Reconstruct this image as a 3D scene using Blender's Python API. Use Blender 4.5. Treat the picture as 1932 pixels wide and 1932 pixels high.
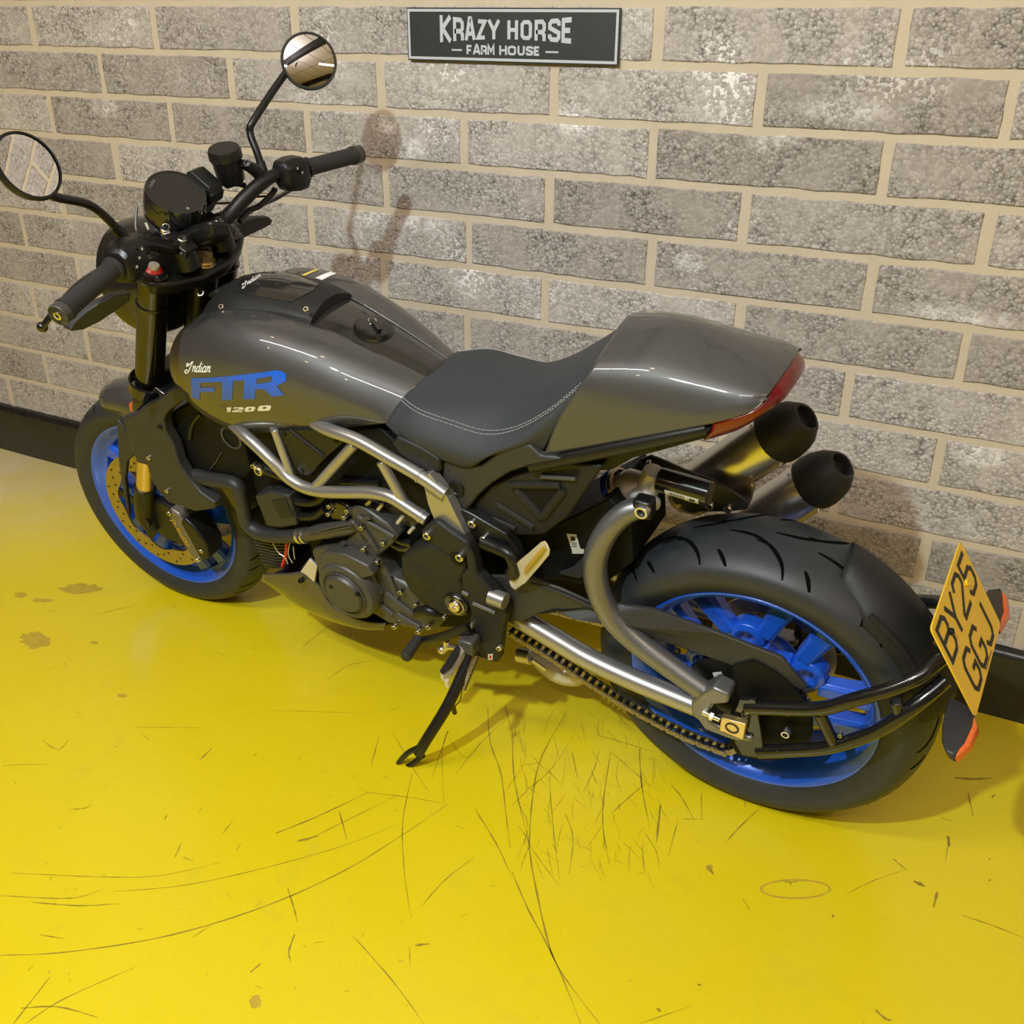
import bpy, bmesh, math, random
from mathutils import Vector, Matrix
from mathutils.bvhtree import BVHTree
random.seed(7)
for o in list(bpy.data.objects): bpy.data.objects.remove(o)
S = bpy.context.scene
COL = S.collection
# ------------------------------------------------------------------ camera
F, YAW, PIT, ROL = 1898.7628, -0.4776, 0.4561, -0.007
CAM = Vector((2.6028, -2.1297, 1.391))
def cam_axes():
    cy, sy, cp, sp, cr, sr = math.cos(YAW), math.sin(YAW), math.cos(PIT), math.sin(PIT), math.cos(ROL), math.sin(ROL)
    fwd = Vector((sy*cp, cy*cp, -sp)); right = Vector((cy, -sy, 0)); down = fwd.cross(right)
    return cr*right+sr*down, -sr*right+cr*down, fwd
RX, DY, FW = cam_axes()
cd = bpy.data.cameras.new('camera'); cam = bpy.data.objects.new('camera', cd); COL.objects.link(cam)
cd.sensor_width = 36; cd.lens = 36*F/1932; cd.clip_start = .05; cd.clip_end = 100
cam.matrix_world = Matrix(((RX.x, -DY.x, -FW.x, CAM.x), (RX.y, -DY.y, -FW.y, CAM.y), (RX.z, -DY.z, -FW.z, CAM.z), (0, 0, 0, 1)))
S.camera = cam
# ------------------------------------------------------------------ light
w = bpy.data.worlds.new('world'); S.world = w; w.use_nodes = True
nt = w.node_tree; bg = nt.nodes['Background']; bg.inputs[1].default_value = 1
tcw = nt.nodes.new('ShaderNodeTexCoord'); sx = nt.nodes.new('ShaderNodeSeparateXYZ'); rw_ = nt.nodes.new('ShaderNodeValToRGB')
nt.links.new(tcw.outputs['Generated'], sx.inputs[0]); nt.links.new(sx.outputs['Z'], rw_.inputs[0]); nt.links.new(rw_.outputs[0], bg.inputs[0])
e_ = rw_.color_ramp.elements; e_[0].position = 0; e_[0].color = (.42, .31, .22, 1); e_[1].position = .9; e_[1].color = (.24, .20, .175, 1)
def lamp(name, loc, target, size, power, col, shape='DISK', sy=None):
    d = bpy.data.lights.new(name, 'AREA'); d.shape = shape; d.size = size; d.energy = power; d.color = col
    if sy: d.size_y = sy
    o = bpy.data.objects.new(name, d); COL.objects.link(o); o.location = loc
    o.rotation_euler = (Vector(target)-Vector(loc)).to_track_quat('-Z', 'Y').to_euler(); return o
key = lamp('ceiling_spot_lamp', (1.72, -2.95, 2.72), (2.05, -.9, .1), .09, 66, (.84, .98, 1.0))
lamp('ceiling_tube_lamp', (0.7, -2.7, 3.1), (0.6, -.6, .4), 1.4, 42, (1, .94, .93), 'RECTANGLE', .07)
lamp('ceiling_tube_lamp', (2.6, -3.4, 3.1), (2.2, -.4, .4), 1.4, 18, (1, .97, .97), 'RECTANGLE', .07)
lamp('ceiling_tube_lamp', (4.6, -2.0, 3.1), (3.6, -.6, 0), 1.4, 20, (1, .78, .55), 'RECTANGLE', .07)
lamp('added_ceiling_fill', (3.0, -2.9, 2.6), (3.0, -2.9, 3.3), .5, 26, (1, .93, .95))  # added fill light, aimed up to whiten the ceiling the mirror reflects
for x, y, z in ((-.6, -2.0, 2.9), (.2, -3.6, 2.8), (1.1, -3.7, 2.7), (2.0, -4.0, 2.8), (3.2, -3.9, 2.7), (1.5, -2.2, 3.1), (.6, -1.7, 3.0)):
    d = bpy.data.lights.new('string_bulb', 'POINT'); d.energy = 3; d.color = (1, .60, .32); d.shadow_soft_size = .035
    o = bpy.data.objects.new('string_bulb', d); COL.objects.link(o); o.location = (x, y, z)
S.view_settings.view_transform = 'Standard'; S.view_settings.look = 'None'
S.view_settings.gamma = 1; S.view_settings.use_curve_mapping = False
S.view_settings.exposure = 0.0
S.cycles.use_denoising = True
# ------------------------------------------------------------------ materials
def mat(name, col, rough=.5, metal=0., coat=0., var=.12, vs=40., bump=0., bs=300., spec=.5, rv=.1, trans=0.):
    m = bpy.data.materials.new(name); m.use_nodes = True; nt = m.node_tree; N = nt.nodes; Lk = nt.links
    b = N['Principled BSDF']; tc = N.new('ShaderNodeTexCoord')
    n = N.new('ShaderNodeTexNoise'); n.inputs['Scale'].default_value = vs; n.inputs['Detail'].default_value = 4
    Lk.new(tc.outputs['Object'], n.inputs['Vector'])
    mx = N.new('ShaderNodeMix'); mx.data_type = 'RGBA'
    mx.inputs['A'].default_value = (*[c*(1-var) for c in col], 1); mx.inputs['B'].default_value = (*[min(1, c*(1+var)) for c in col], 1)
    Lk.new(n.outputs['Fac'], mx.inputs['Factor']); Lk.new(mx.outputs['Result'], b.inputs['Base Color'])
    mr = N.new('ShaderNodeMapRange'); mr.inputs['To Min'].default_value = max(0, rough-rv*rough); mr.inputs['To Max'].default_value = min(1, rough+rv*rough)
    Lk.new(n.outputs['Fac'], mr.inputs['Value']); Lk.new(mr.outputs['Result'], b.inputs['Roughness'])
    b.inputs['Metallic'].default_value = metal; b.inputs['Coat Weight'].default_value = coat; b.inputs['Coat Roughness'].default_value = .03
    b.inputs['Specular IOR Level'].default_value = spec; b.inputs['Transmission Weight'].default_value = trans
    if bump:
        n2 = N.new('ShaderNodeTexNoise'); n2.inputs['Scale'].default_value = bs; n2.inputs['Detail'].default_value = 3
        Lk.new(tc.outputs['Object'], n2.inputs['Vector'])
        bp = N.new('ShaderNodeBump'); bp.inputs['Strength'].default_value = bump; bp.inputs['Distance'].default_value = .002
        Lk.new(n2.outputs['Fac'], bp.inputs['Height']); Lk.new(bp.outputs['Normal'], b.inputs['Normal'])
    return m
MT = dict(
 paint=mat('grey_metallic_paint', (.050, .049, .048), .46, .12, 1., .10, 900),
 spine=mat('dark_gloss_plastic', (.020, .019, .018), .18, 0, .8, .1),
 gloss=mat('black_gloss_metal', (.010, .010, .010), .16, 0, .6, .1),
 satin=mat('black_satin_metal', (.008, .008, .008), .36, 0, 0, .15, 60, .05, 300, .4),
 matte=mat('black_matte_plastic', (.014, .014, .014), .52, 0, 0, .12, 80, .15, 900, .35),
 shroud=mat('dark_grey_plastic', (.027, .027, .027), .46, 0, 0, .1, 80, .12, 900, .45),
 engine=mat('dark_engine_metal', (.075, .072, .066), .42, .35, 0, .15, 60, .12, 700),
 core=mat('deep_black_metal', (.005, .005, .005), .6, 0, 0, .2, 60, .1, 300, .2),
 silver=mat('silver_frame_paint', (.41, .40, .39), .30, .75, .25, .06, 300),
 grey=mat('grey_swingarm_paint', (.20, .20, .20), .36, .7, .2, .06, 300),
 steel=mat('brushed_steel', (.70, .67, .64), .29, .95, 0, .1, 120),
 chrome=mat('bright_bolt_metal', (.80, .77, .70), .22, 1, 0, .05),
 alu=mat('pale_aluminium', (.66, .62, .56), .40, .45, 0, .08, 90),
 gold=mat('gold_anodised_metal', (.74, .56, .24), .30, .9, 0, .1, 60),
 disc=mat('bronze_brake_steel', (.46, .38, .27), .34, .95, 0, .1, 90),
 blue=mat('blue_wheel_paint', (.012, .10, .62), .30, .1, .7, .08, 500),
 decal_blue=mat('blue_vinyl', (.006, .10, .60), .40, 0, .3, .05),
 rubber=mat('tyre_rubber', (.023, .026, .030), .49, 0, 0, .25, 25, .15, 500),
 groove=mat('tyre_groove', (.002, .002, .002), .95, 0, 0, .1, 40, 0, 300, .05),
 vinyl=mat('black_seat_vinyl', (.030, .034, .041), .55, 0, 0, .06, 120, .35, 1800),
 thread=mat('grey_thread', (.36, .36, .36), .7),
 grip=mat('grip_rubber', (.022, .021, .02), .65, 0, 0, .2, 90, .5, 700),
 red=mat('red_lens_plastic', (.13, .003, .007), .15, 0, .6, .1),
 redpaint=mat('red_wire_sheath', (.55, .02, .02), .4),
 orange=mat('orange_lens_plastic', (.70, .13, .02), .2, 0, .6, .25, 200, .6, 500),
 yellow=mat('yellow_plate', (.83, .52, .012), .4, 0, .3, .04),
 ink=mat('black_ink', (.012, .012, .011), .5),
 white=mat('white_print', (.82, .82, .80), .45, 0, 0, .03),
 label=mat('pale_label', (.62, .62, .60), .5),
 mirror=mat('mirror_glass', (.80, .78, .78), .0, 1, 0, .01),
 caliper=mat('grey_caliper_metal', (.20, .18, .15), .42, .5, 0, .1, 60),
 screen=mat('dark_screen_glass', (.015, .013, .011), .28, 0, .3, .05),
 yellow_tag=mat('yellow_sticker', (.75, .55, .10), .5),
 chain=mat('chain_steel', (.30, .25, .17), .36, .9, 0, .3, 400),
 blue_ring=mat('blue_anodised_ring', (.01, .06, .45), .3, .6),
 sign=mat('dark_sign_face', (.030, .036, .032), .45, 0, 0, .08, 30),
 signprint=mat('grey_sign_print', (.50, .52, .55), .5, 0, 0, .04),
 black_skirt=mat('black_skirting_paint', (.014, .014, .014), .28, 0, .3, .5, 30, .35, 60),
)
# ------------------------------------------------------------------ mesh builder
class MB:
    def __init__(s): s.v = []; s.f = []; s.m = []
    def add(s, vs, fs, mi=0):
        o = len(s.v); s.v += [tuple(p) for p in vs]; s.f += [tuple(i+o for i in f) for f in fs]; s.m += [mi]*len(fs); return s
    def box(s, c, size, ax=None, mi=0):
        A = ax or (Vector((1, 0, 0)), Vector((0, 1, 0)), Vector((0, 0, 1))); c = Vector(c)
        vs = [c+A[0]*(size[0]/2*i)+A[1]*(size[1]/2*j)+A[2]*(size[2]/2*k) for i in (-1, 1) for j in (-1, 1) for k in (-1, 1)]
        return s.add(vs, [(0, 1, 3, 2), (4, 6, 7, 5), (0, 4, 5, 1), (2, 3, 7, 6), (0, 2, 6, 4), (1, 5, 7, 3)], mi)
    def tube(s, path, r, seg=14, sm=0, closed=False, mi=0, flat=None):
        path = [Vector(p) for p in path]
        rs = list(r) if isinstance(r, (list, tuple)) else [r]*len(path)
        if sm:
            path, rs = crm(path, rs, sm, closed)
        n = len(path); rings = []; prev = None
        for i in range(n):
            a = path[(i-1) % n] if (closed or i) else path[0]; b = path[(i+1) % n] if (closed or i < n-1) else path[-1]
            t = (b-a).normalized()
            if prev is None:
                q = Vector((0, 0, 1)) if abs(t.z) < .9 else Vector((1, 0, 0)); u = (q-t*q.dot(t)).normalized()
            else: u = (prev-t*prev.dot(t)).normalized()
            prev = u; v = t.cross(u)
            e = flat or (1, 1)
            rings.append([path[i]+(u*math.cos(k*2*math.pi/seg)*e[0]+v*math.sin(k*2*math.pi/seg)*e[1])*rs[i] for k in range(seg)])
        return s.loft(rings, True, not closed, closed, mi)
    def loft(s, rings, ringclosed=True, caps=True, closed=False, mi=0):
        n = len(rings); k = len(rings[0]); vs = [p for r in rings for p in r]; fs = []
        for i in range(n if closed else n-1):
            j = (i+1) % n
            for a in range(k if ringclosed else k-1):
                b = (a+1) % k; fs.append((i*k+a, i*k+b, j*k+b, j*k+a))
        if caps and not closed and ringclosed:
            fs.append(tuple(range(k-1, -1, -1))); fs.append(tuple((n-1)*k+a for a in range(k)))
        return s.add(vs, fs, mi)
    def lathe(s, prof, o=(0, 0, 0), ax=(0, 1, 0), seg=40, closed=False, a0=0., a1=None, mi=0, ref=None):
        # prof: (radius, height along axis)
        o = Vector(o); ax = Vector(ax).normalized()
        q = Vector(ref) if ref else (Vector((1, 0, 0)) if abs(ax.x) < .9 else Vector((0, 0, 1)))
        u = (q-ax*q.dot(ax)).normalized(); v = ax.cross(u)
        full = a1 is None; m = seg if full else seg+1; a1 = a1 if a1 is not None else 2*math.pi
        rings = [[o+ax*h+(u*math.cos(a0+(a1-a0)*i/seg)+v*math.sin(a0+(a1-a0)*i/seg))*r for r, h in prof] for i in range(m)]
        return s.loft(rings, closed, (not full) and closed, full, mi)
    def prism(s, poly, vec, mi=0):
        poly = [Vector(p) for p in poly]; vec = Vector(vec); n = len(poly)
        vs = poly+[p+vec for p in poly]
        fs = [tuple(range(n)), tuple(range(2*n-1, n-1, -1))]+[(i, i+n, (i+1) % n+n, (i+1) % n) for i in range(n)]
        return s.add(vs, fs, mi)
    def ball(s, c, r, seg=16, mi=0, sc=(1, 1, 1), ax=None):
        c = Vector(c); A = ax or (Vector((1, 0, 0)), Vector((0, 1, 0)), Vector((0, 0, 1))); rings = []
        for i in range(seg//2+1):
            t = math.pi*i/(seg//2); st = max(math.sin(t), .001)
            rings.append([c+(A[0]*(math.cos(k*2*math.pi/seg)*st*sc[0])+A[1]*(math.sin(k*2*math.pi/seg)*st*sc[1])+A[2]*(math.cos(t)*sc[2]))*r for k in range(seg)])
        return s.loft(rings, True, True, False, mi)
    def cyl(s, a, b, r, seg=24, mi=0, r2=None):
        return s.tube([a, b], [r, r2 if r2 is not None else r], seg, mi=mi)
    def mirror(s):
        n = len(s.v); k = len(s.f)
        s.v += [(x, -y, z) for x, y, z in s.v]; s.f += [tuple(i+n for i in reversed(f)) for f in s.f]; s.m += s.m[:k]; return s
def crm(path, rs, sm, closed=False):
    n = len(path); P = []; Rr = []
    for i in range(n if closed else n-1):
        g = lambda k: path[k % n] if closed else path[min(max(k, 0), n-1)]
        p0, p1, p2, p3 = g(i-1), g(i), g(i+1), g(i+2)
        for j in range(sm):
            t = j/sm
            P.append(.5*((2*p1)+(p2-p0)*t+(2*p0-5*p1+4*p2-p3)*t*t+(3*p1-p0-3*p2+p3)*t**3)); Rr.append(rs[i % n]*(1-t)+rs[(i+1) % n]*t)
    if not closed: P.append(path[-1]); Rr.append(rs[-1])
    return P, Rr
def surf(sections, nu, nv):
    """smooth grid through section curves (lists of 3-D points)"""
    secs = [crm([Vector(p) for p in s], [0]*len(s), nv)[0] for s in sections]
    cols = [crm([s[j] for s in secs], [0]*len(secs), nu)[0] for j in range(len(secs[0]))]
    return [[c[i] for c in cols] for i in range(len(cols[0]))]
# bike frame: x forward, y left, z up, origin at the rear axle
AZ, LEAN = math.radians(2.6), math.radians(12.0)
bf = Vector((-math.cos(AZ), math.sin(AZ), 0)); hl = Vector((-math.sin(AZ), -math.cos(AZ), 0)); zz = Vector((0, 0, 1))
bl = math.cos(LEAN)*hl-math.sin(LEAN)*zz; bu = math.cos(LEAN)*zz+math.sin(LEAN)*hl
AX0 = Vector((2.3036, -.534, .3105))
HUB = .3105                                     # axle height above the base, along the bike's own up
ROOT = AX0-bu*HUB
BM = Matrix(((bf.x, bl.x, bu.x, ROOT.x), (bf.y, bl.y, bu.y, ROOT.y), (bf.z, bl.z, bu.z, ROOT.z), (0, 0, 0, 1)))
def ray(px, py): return RX*((px-966)/F)+DY*((py-966)/F)+FW
def P(px, py, y):
    """where the sight line through a pixel meets the bike's plane at y metres left of centre"""
    d = ray(px, py); t = (y-(CAM-AX0).dot(bl))/d.dot(bl); q = CAM+d*t-AX0
    return Vector((q.dot(bf), q.dot(bl), q.dot(bu)))
def WP(px, py, axis, val):
    d = ray(px, py); t = (val-CAM[axis])/d[axis]; return CAM+d*t
ZT = {1: (0, 200, .24845), 2: (350, 50, .20704), 3: (130, 680, .24845), 4: (320, 480, .28986), 5: (430, 780, .24327), 6: (720, 560, .43478),
      7: (860, 940, .31056), 8: (1180, 900, .38923), 9: (180, 310, .15528), 10: (1100, 840, .19669), 11: (1300, 1250, .2588), 12: (1632, 1000, .25884),
      'F': (330, 670, .12422), 'P': (740, 980, .16563), 'U': (740, 830, .2588), 'M': (1280, 740, .18634), 'K': (560, 500, .06211),
      'A': (0, 1100, .5), 'B': (966, 1300, .5), 'S': (740, 0, .2381)}
def T(z, pts): a, b, s = ZT[z]; return [(a+x*s, b+y*s) for x, y in pts]
def PT(z, pts, y):
    ys = y if isinstance(y, (list, tuple)) else [y]*len(pts)
    return [P(px, py, yy) for (px, py), yy in zip(T(z, pts), ys)]
def build(name, mb, mats, parent=None, bevel=0, sub=0, sharp=35, label=None, loc=True, seg=2, solid=0):
    me = bpy.data.meshes.new(name)
    off = HUB if parent is not None and loc else 0
    me.from_pydata([(x, y, z+off) for x, y, z in mb.v], [], mb.f); me.update()
    ms = mats if isinstance(mats, (list, tuple)) else [mats]
    for m in ms: me.materials.append(MT[m] if isinstance(m, str) else m)
    for p, i in zip(me.polygons, mb.m): p.material_index = i; p.use_smooth = True
    bm = bmesh.new(); bm.from_mesh(me); bmesh.ops.recalc_face_normals(bm, faces=bm.faces); bm.to_mesh(me); bm.free()
    me.set_sharp_from_angle(angle=math.radians(sharp))
    o = bpy.data.objects.new(name, me); COL.objects.link(o)
    if parent is not None: o.parent = parent
    if label: o['label'] = label
    if solid: x = o.modifiers.new('solid', 'SOLIDIFY'); x.thickness = solid; x.offset = -1
    if bevel: x = o.modifiers.new('bevel', 'BEVEL'); x.width = bevel; x.segments = seg; x.limit_method = 'ANGLE'; x.angle_limit = math.radians(40); x.harden_normals = False
    if sub: x = o.modifiers.new('sub', 'SUBSURF'); x.levels = sub; x.render_levels = sub
    return o
def pair(name, mb, m, parent, **k):
    a = build(name, mb, m, parent, **k); r = MB(); r.v = [(x, -y, z) for x, y, z in mb.v]; r.f = [tuple(reversed(f)) for f in mb.f]; r.m = list(mb.m); build(name, r, m, parent, **k); return a
def bolt(parent, p, n, r, h=.006, name='bolt', m='chrome'):
    n = Vector(n).normalized(); b = MB()
    b.lathe([(r*.55, h*.45), (r*.60, h), (r*.85, h), (r, h*.75), (r, -.004)], p, n, 16)
    b.lathe([(.0003, h*.45), (r*.55, h*.45)], p, n, 6, mi=1)
    return build(name, b, [m, 'satin'], parent)
# ================================================================== SETTING
def structure(o): o['kind'] = 'structure'; return o
PATCH = [(700, 410, .10, .035), (800, 425, .11, .03), (730, 235, .05, .03), (780, 280, .06, .03), (1450, 270, .05, .03), (1810, 600, .14, .03), (1300, 495, .04, .03), (1480, 255, .04, .025), (1080, 230, .08, .04), (590, 190, .08, .03), (200, 200, .07, .035), (1600, 205, .12, .03), (1850, 860, .07, .03), (660, 205, .05, .025)]
def block_material():
    m = bpy.data.materials.new('aggregate_block'); m.use_nodes = True; nt = m.node_tree; N = nt.nodes; Lk = nt.links; b = N['Principled BSDF']
    tc = N.new('ShaderNodeTexCoord'); at = N.new('ShaderNodeAttribute'); at.attribute_name = 'block_tone'
    v = N.new('ShaderNodeTexVoronoi'); v.inputs['Scale'].default_value = 135
    ve = N.new('ShaderNodeTexVoronoi'); ve.feature = 'DISTANCE_TO_EDGE'; ve.inputs['Scale'].default_value = 135
    dn = N.new('ShaderNodeTexNoise'); dn.inputs['Scale'].default_value = 160; dn.inputs['Detail'].default_value = 3
    ad = N.new('ShaderNodeVectorMath'); ad.operation = 'MULTIPLY_ADD'; ad.inputs[1].default_value = (.006,)*3
    Lk.new(tc.outputs['Object'], dn.inputs['Vector']); Lk.new(dn.outputs['Color'], ad.inputs[0]); Lk.new(tc.outputs['Object'], ad.inputs[2])
    Lk.new(ad.outputs[0], v.inputs['Vector']); Lk.new(ad.outputs[0], ve.inputs['Vector'])
    def ramp(src, stops):
        r = N.new('ShaderNodeValToRGB'); e = r.color_ramp.elements
        for i, (p, c) in enumerate(stops):
            x = e[i] if i < 2 else e.new(p); x.position = p; x.color = (*c, 1) if isinstance(c, tuple) else (c, c, c, 1)
        Lk.new(src, r.inputs[0]); return r.outputs[0]
    def noise(sc, det=3):
        n = N.new('ShaderNodeTexNoise'); n.inputs['Scale'].default_value = sc; n.inputs['Detail'].default_value = det; Lk.new(tc.outputs['Object'], n.inputs['Vector']); return n.outputs['Fac']
    def mix(f, a, bb, mode='MIX'):
        x = N.new('ShaderNodeMix'); x.data_type = 'RGBA'; x.blend_type = mode
        for k, s in (('Factor', f), ('A', a), ('B', bb)):
            if isinstance(s, (int, float)): x.inputs[k].default_value = s
            elif isinstance(s, tuple): x.inputs[k].default_value = (*s, 1)
            else: Lk.new(s, x.inputs[k])
        return x.outputs['Result']
    def math_(op, a, c):
        x = N.new('ShaderNodeMath'); x.operation = op
        for i, s in enumerate((a, c)):
            if isinstance(s, (int, float)): x.inputs[i].default_value = s
            else: Lk.new(s, x.inputs[i])
        return x.outputs[0]
    sep = N.new('ShaderNodeSeparateColor'); Lk.new(v.outputs['Color'], sep.inputs[0])
    stone = ramp(sep.outputs[0], [(0, (.345, .315, .285)), (.5, (.44, .41, .375)), (1, (.56, .525, .49))])
    gap0 = mix(1., ramp(v.outputs['Distance'], [(.42, 1), (.72, .42)]), ramp(ve.outputs['Distance'], [(.0, .45), (.07, 1)]), 'MULTIPLY')
    gap = mix(ramp(noise(55, 3), [(.36, .12), (.62, 1)]), (1, 1, 1), gap0)
    smear = ramp(noise(9, 4), [(.36, .1), (.60, 1)])                       # where the face is rough
    patch = None
    for px_, py_, rx_, rz_ in PATCH:
        q_ = WP(px_, py_, 1, 0); vm = N.new('ShaderNodeVectorMath'); vm.operation = 'SUBTRACT'; vm.inputs[1].default_value = (q_.x, 0, q_.z); Lk.new(tc.outputs['Object'], vm.inputs[0])
        v2 = N.new('ShaderNodeVectorMath'); v2.operation = 'MULTIPLY'; v2.inputs[1].default_value = (1/rx_, 0, 1/rz_); Lk.new(vm.outputs[0], v2.inputs[0])
        v3 = N.new('ShaderNodeVectorMath'); v3.operation = 'LENGTH'; Lk.new(v2.outputs[0], v3.inputs[0])
        r_ = ramp(v3.outputs['Value'], [(.35, 1), (1, 0)]); patch = r_ if patch is None else math_('MAXIMUM', patch, r_)
    pm = math_('MULTIPLY', patch, ramp(noise(30, 4), [(.35, .2), (.6, 1)]))
    white = math_('MULTIPLY', ramp(sep.outputs[1], [(.66, 0), (.70, 1)]), ramp(noise(4.2, 3), [(.56, 0), (.70, .9)]))
    white = math_('MAXIMUM', white, math_('MULTIPLY', pm, ramp(sep.outputs[1], [(.25, .25), (.45, 1)])))
    rough = mix(1., stone, gap, 'MULTIPLY')
    flat = mix(.45, (.43, .395, .355), stone)
    c = mix(smear, flat, rough)
    c = mix(white, c, (.80, .78, .76))
    tone = ramp(at.outputs['Fac'], [(0, (.80, .77, .74)), (1, (1.14, 1.12, 1.12))])
    c = mix(1., c, tone, 'MULTIPLY')
    c = mix(ramp(noise(2.3, 3), [(.60, 0), (.85, .35)]), c, (.36, .30, .24))
    Lk.new(c, b.inputs['Base Color']); b.inputs['Roughness'].default_value = .9; b.inputs['Specular IOR Level'].default_value = .2
    bp = N.new('ShaderNodeBump'); bp.inputs['Strength'].default_value = .8; bp.inputs['Distance'].default_value = .003
    Lk.new(math_('MULTIPLY', math_('SUBTRACT', 1., v.outputs['Distance']), math_('ADD', smear, .25)), bp.inputs['Height']); Lk.new(bp.outputs[0], b.inputs['Normal'])
    return m
MT['block'] = block_material()
MT['mortar'] = mat('sandy_mortar', (.56, .475, .35), .9, 0, 0, .10, 14, .5, 130, .2)
PERP = {1: [(0, 59, 47), (1, 290, 49), (2, 556.5, 50), (4, 1242, 60), (5, 1705, 65)],
 2: [(.5, 190, 132), (1.5, 435, 145), (2.5, 717.5, 155), (3.5, 1046, 171), (4.5, 1435, 185), (5.5, 1908, 202)],
 3: [(0, 94.5, 211), (1, 321.7, 225), (2, 580, 242), (3, 876, 259), (4, 1231.6, 285), (5, 1671.4, 310.6)],
 4: [(.5, 218, 300), (2.5, 726.4, 331), (3.5, 1035, 370), (4.5, 1406, 404), (5.5, 1863, 440)],
 5: [(0, 114, 365), (2, 586.7, 419), (3, 884, 456), (4, 1229.6, 490), (5, 1643, 539)],
 6: [(-.5, 42.7, 429.6), (3.5, 1029, 567), (4.5, 1395, 600), (5.5, 1820, 663)],
 7: [(0, 147.5, 515.5), (3, 882.8, 629.5), (5, 1597.6, 738)], 8: [(-.5, 63.4, 567), (5.5, 1769.7, 870)],
 9: [(0, 165.6, 655), (5, 1572, 963)], 10: [(-.5, 88, 702), (5.5, 1743, 1050)], 11: [(-1, 18, 738), (6, 1928, 1194)]}
BED0, CH = 1.4205, .1143
def bedz(k): return BED0-CH*k
def make_wall():
    b = MB(); tone = []
    b.add([(-4, .0022, 0), (8, .0022, 0), (8, .0022, 3.35), (-4, .0022, 3.35)], [(0, 1, 2, 3)], 1); tone.append(.5)
    b.add([(-4, .2, 0), (8, .2, 0), (8, .2, 3.35), (-4, .2, 3.35)], [(3, 2, 1, 0)], 1); tone.append(.5)
    for k in range(-16, 13):
        cols = [c/1. for c in range(-9, 18)] if k % 2 else [c+.5 for c in range(-9, 18)]
        known = {c: WP(x, y, 1, 0)[0] for c, x, y in PERP.get(k, [])}
        xs = []
        for c in cols:
            if c in known: xs.append(known[c]); continue
            base = -.08+(c-0)*.4568+.0
            near = [(abs(c-q), known[q]-(-.08+q*.4568)) for q in known]
            base += min(near)[1] if near else random.uniform(-.015, .015)
            xs.append(base)
        zt, zb = bedz(k-1)-.0080, bedz(k)+.0080
        if zt < .03: continue
        zb = max(zb, .0)
        for x0, x1 in zip(xs[:-1], xs[1:]):
            j = lambda a=.0025: random.uniform(-a, a)
            l, r = x0+.0105+j(), x1-.0105+j(); d = .004+j(.001)
            nx = 12; ring = []                                            # outline with a slightly ragged arris
            for i in range(nx+1): ring.append((l+(r-l)*i/nx, zb+j(.0019)))
            for i in range(1, 3): ring.append((r+j(.0015), zb+(zt-zb)*i/3))
            for i in range(nx+1): ring.append((r-(r-l)*i/nx, zt+j(.0019)))
            for i in range(1, 3): ring.append((l+j(.0015), zt-(zt-zb)*i/3))
            cx, cz = (l+r)/2, (zb+zt)/2; n = len(ring)
            inn = [(cx+(x-cx)*(1-.008), cz+(z-cz)*(1-.05)) for x, z in ring]
            vs = [(x, .008, z) for x, z in ring]+[(x, d*.3, z) for x, z in ring]+[(x, -.001+d*.0, z) for x, z in inn]
            fs = [(i, (i+1) % n, n+(i+1) % n, n+i) for i in range(n)]+[(n+i, n+(i+1) % n, 2*n+(i+1) % n, 2*n+i) for i in range(n)]+[tuple(range(2*n, 3*n))]
            b.add(vs, fs, 0); tone += [random.random()]*len(fs)
    o = build('wall_back', b, ['block', 'mortar'], sharp=20); structure(o)
    a = o.data.attributes.new('block_tone', 'FLOAT', 'FACE')
    for i, t in enumerate(tone): a.data[i].value = t
    return o
make_wall()
# black painted skirting along the wall foot
b = MB(); prof = [(0.004, 0), (-.020, 0), (-.020, .150), (-.016, .164), (-.006, .170), (.004, .170)]
NX = 160
b.loft([[(-4+12*i/NX, y+(random.uniform(-.0012, .0012) if y < 0 else 0), z) for y, z in prof] for i in range(NX+1)], True, True)
structure(build('baseboard_back', b, 'black_skirt', sharp=60))
# the far side of the room: pale roof sheets on dark beams, a brown brick wall behind the viewer
def sheet_material():
    m = bpy.data.materials.new('pale_roof_sheet'); m.use_nodes = True; N = m.node_tree.nodes; Lk = m.node_tree.links; b = N['Principled BSDF']
    tc = N.new('ShaderNodeTexCoord'); br = N.new('ShaderNodeTexBrick'); br.offset = 0; br.inputs['Scale'].default_value = 1
    for k, v_ in (('Mortar Size', .012), ('Brick Width', 1.1), ('Row Height', .62)): br.inputs[k].default_value = v_
    br.inputs['Color1'].default_value = (.70, .66, .64, 1); br.inputs['Color2'].default_value = (.64, .60, .58, 1); br.inputs['Mortar'].default_value = (.08, .07, .065, 1)
    Lk.new(tc.outputs['Object'], br.inputs['Vector']); Lk.new(br.outputs['Color'], b.inputs['Base Color']); b.inputs['Roughness'].default_value = .6; return m
MT['sheet'] = sheet_material()
structure(build('ceiling', MB().add([(-4, .2, 3.35), (8, .2, 3.35), (8, -5.5, 3.35), (-4, -5.5, 3.35)], [(0, 1, 2, 3)]), 'sheet'))
for k, x in enumerate((-1.2, 1.05, 3.3, 5.6)): structure(build('trim_%d' % (k+1), MB().box((x, -2.65, 3.25), (.14, 5.7, .2)), 'satin'))
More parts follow.
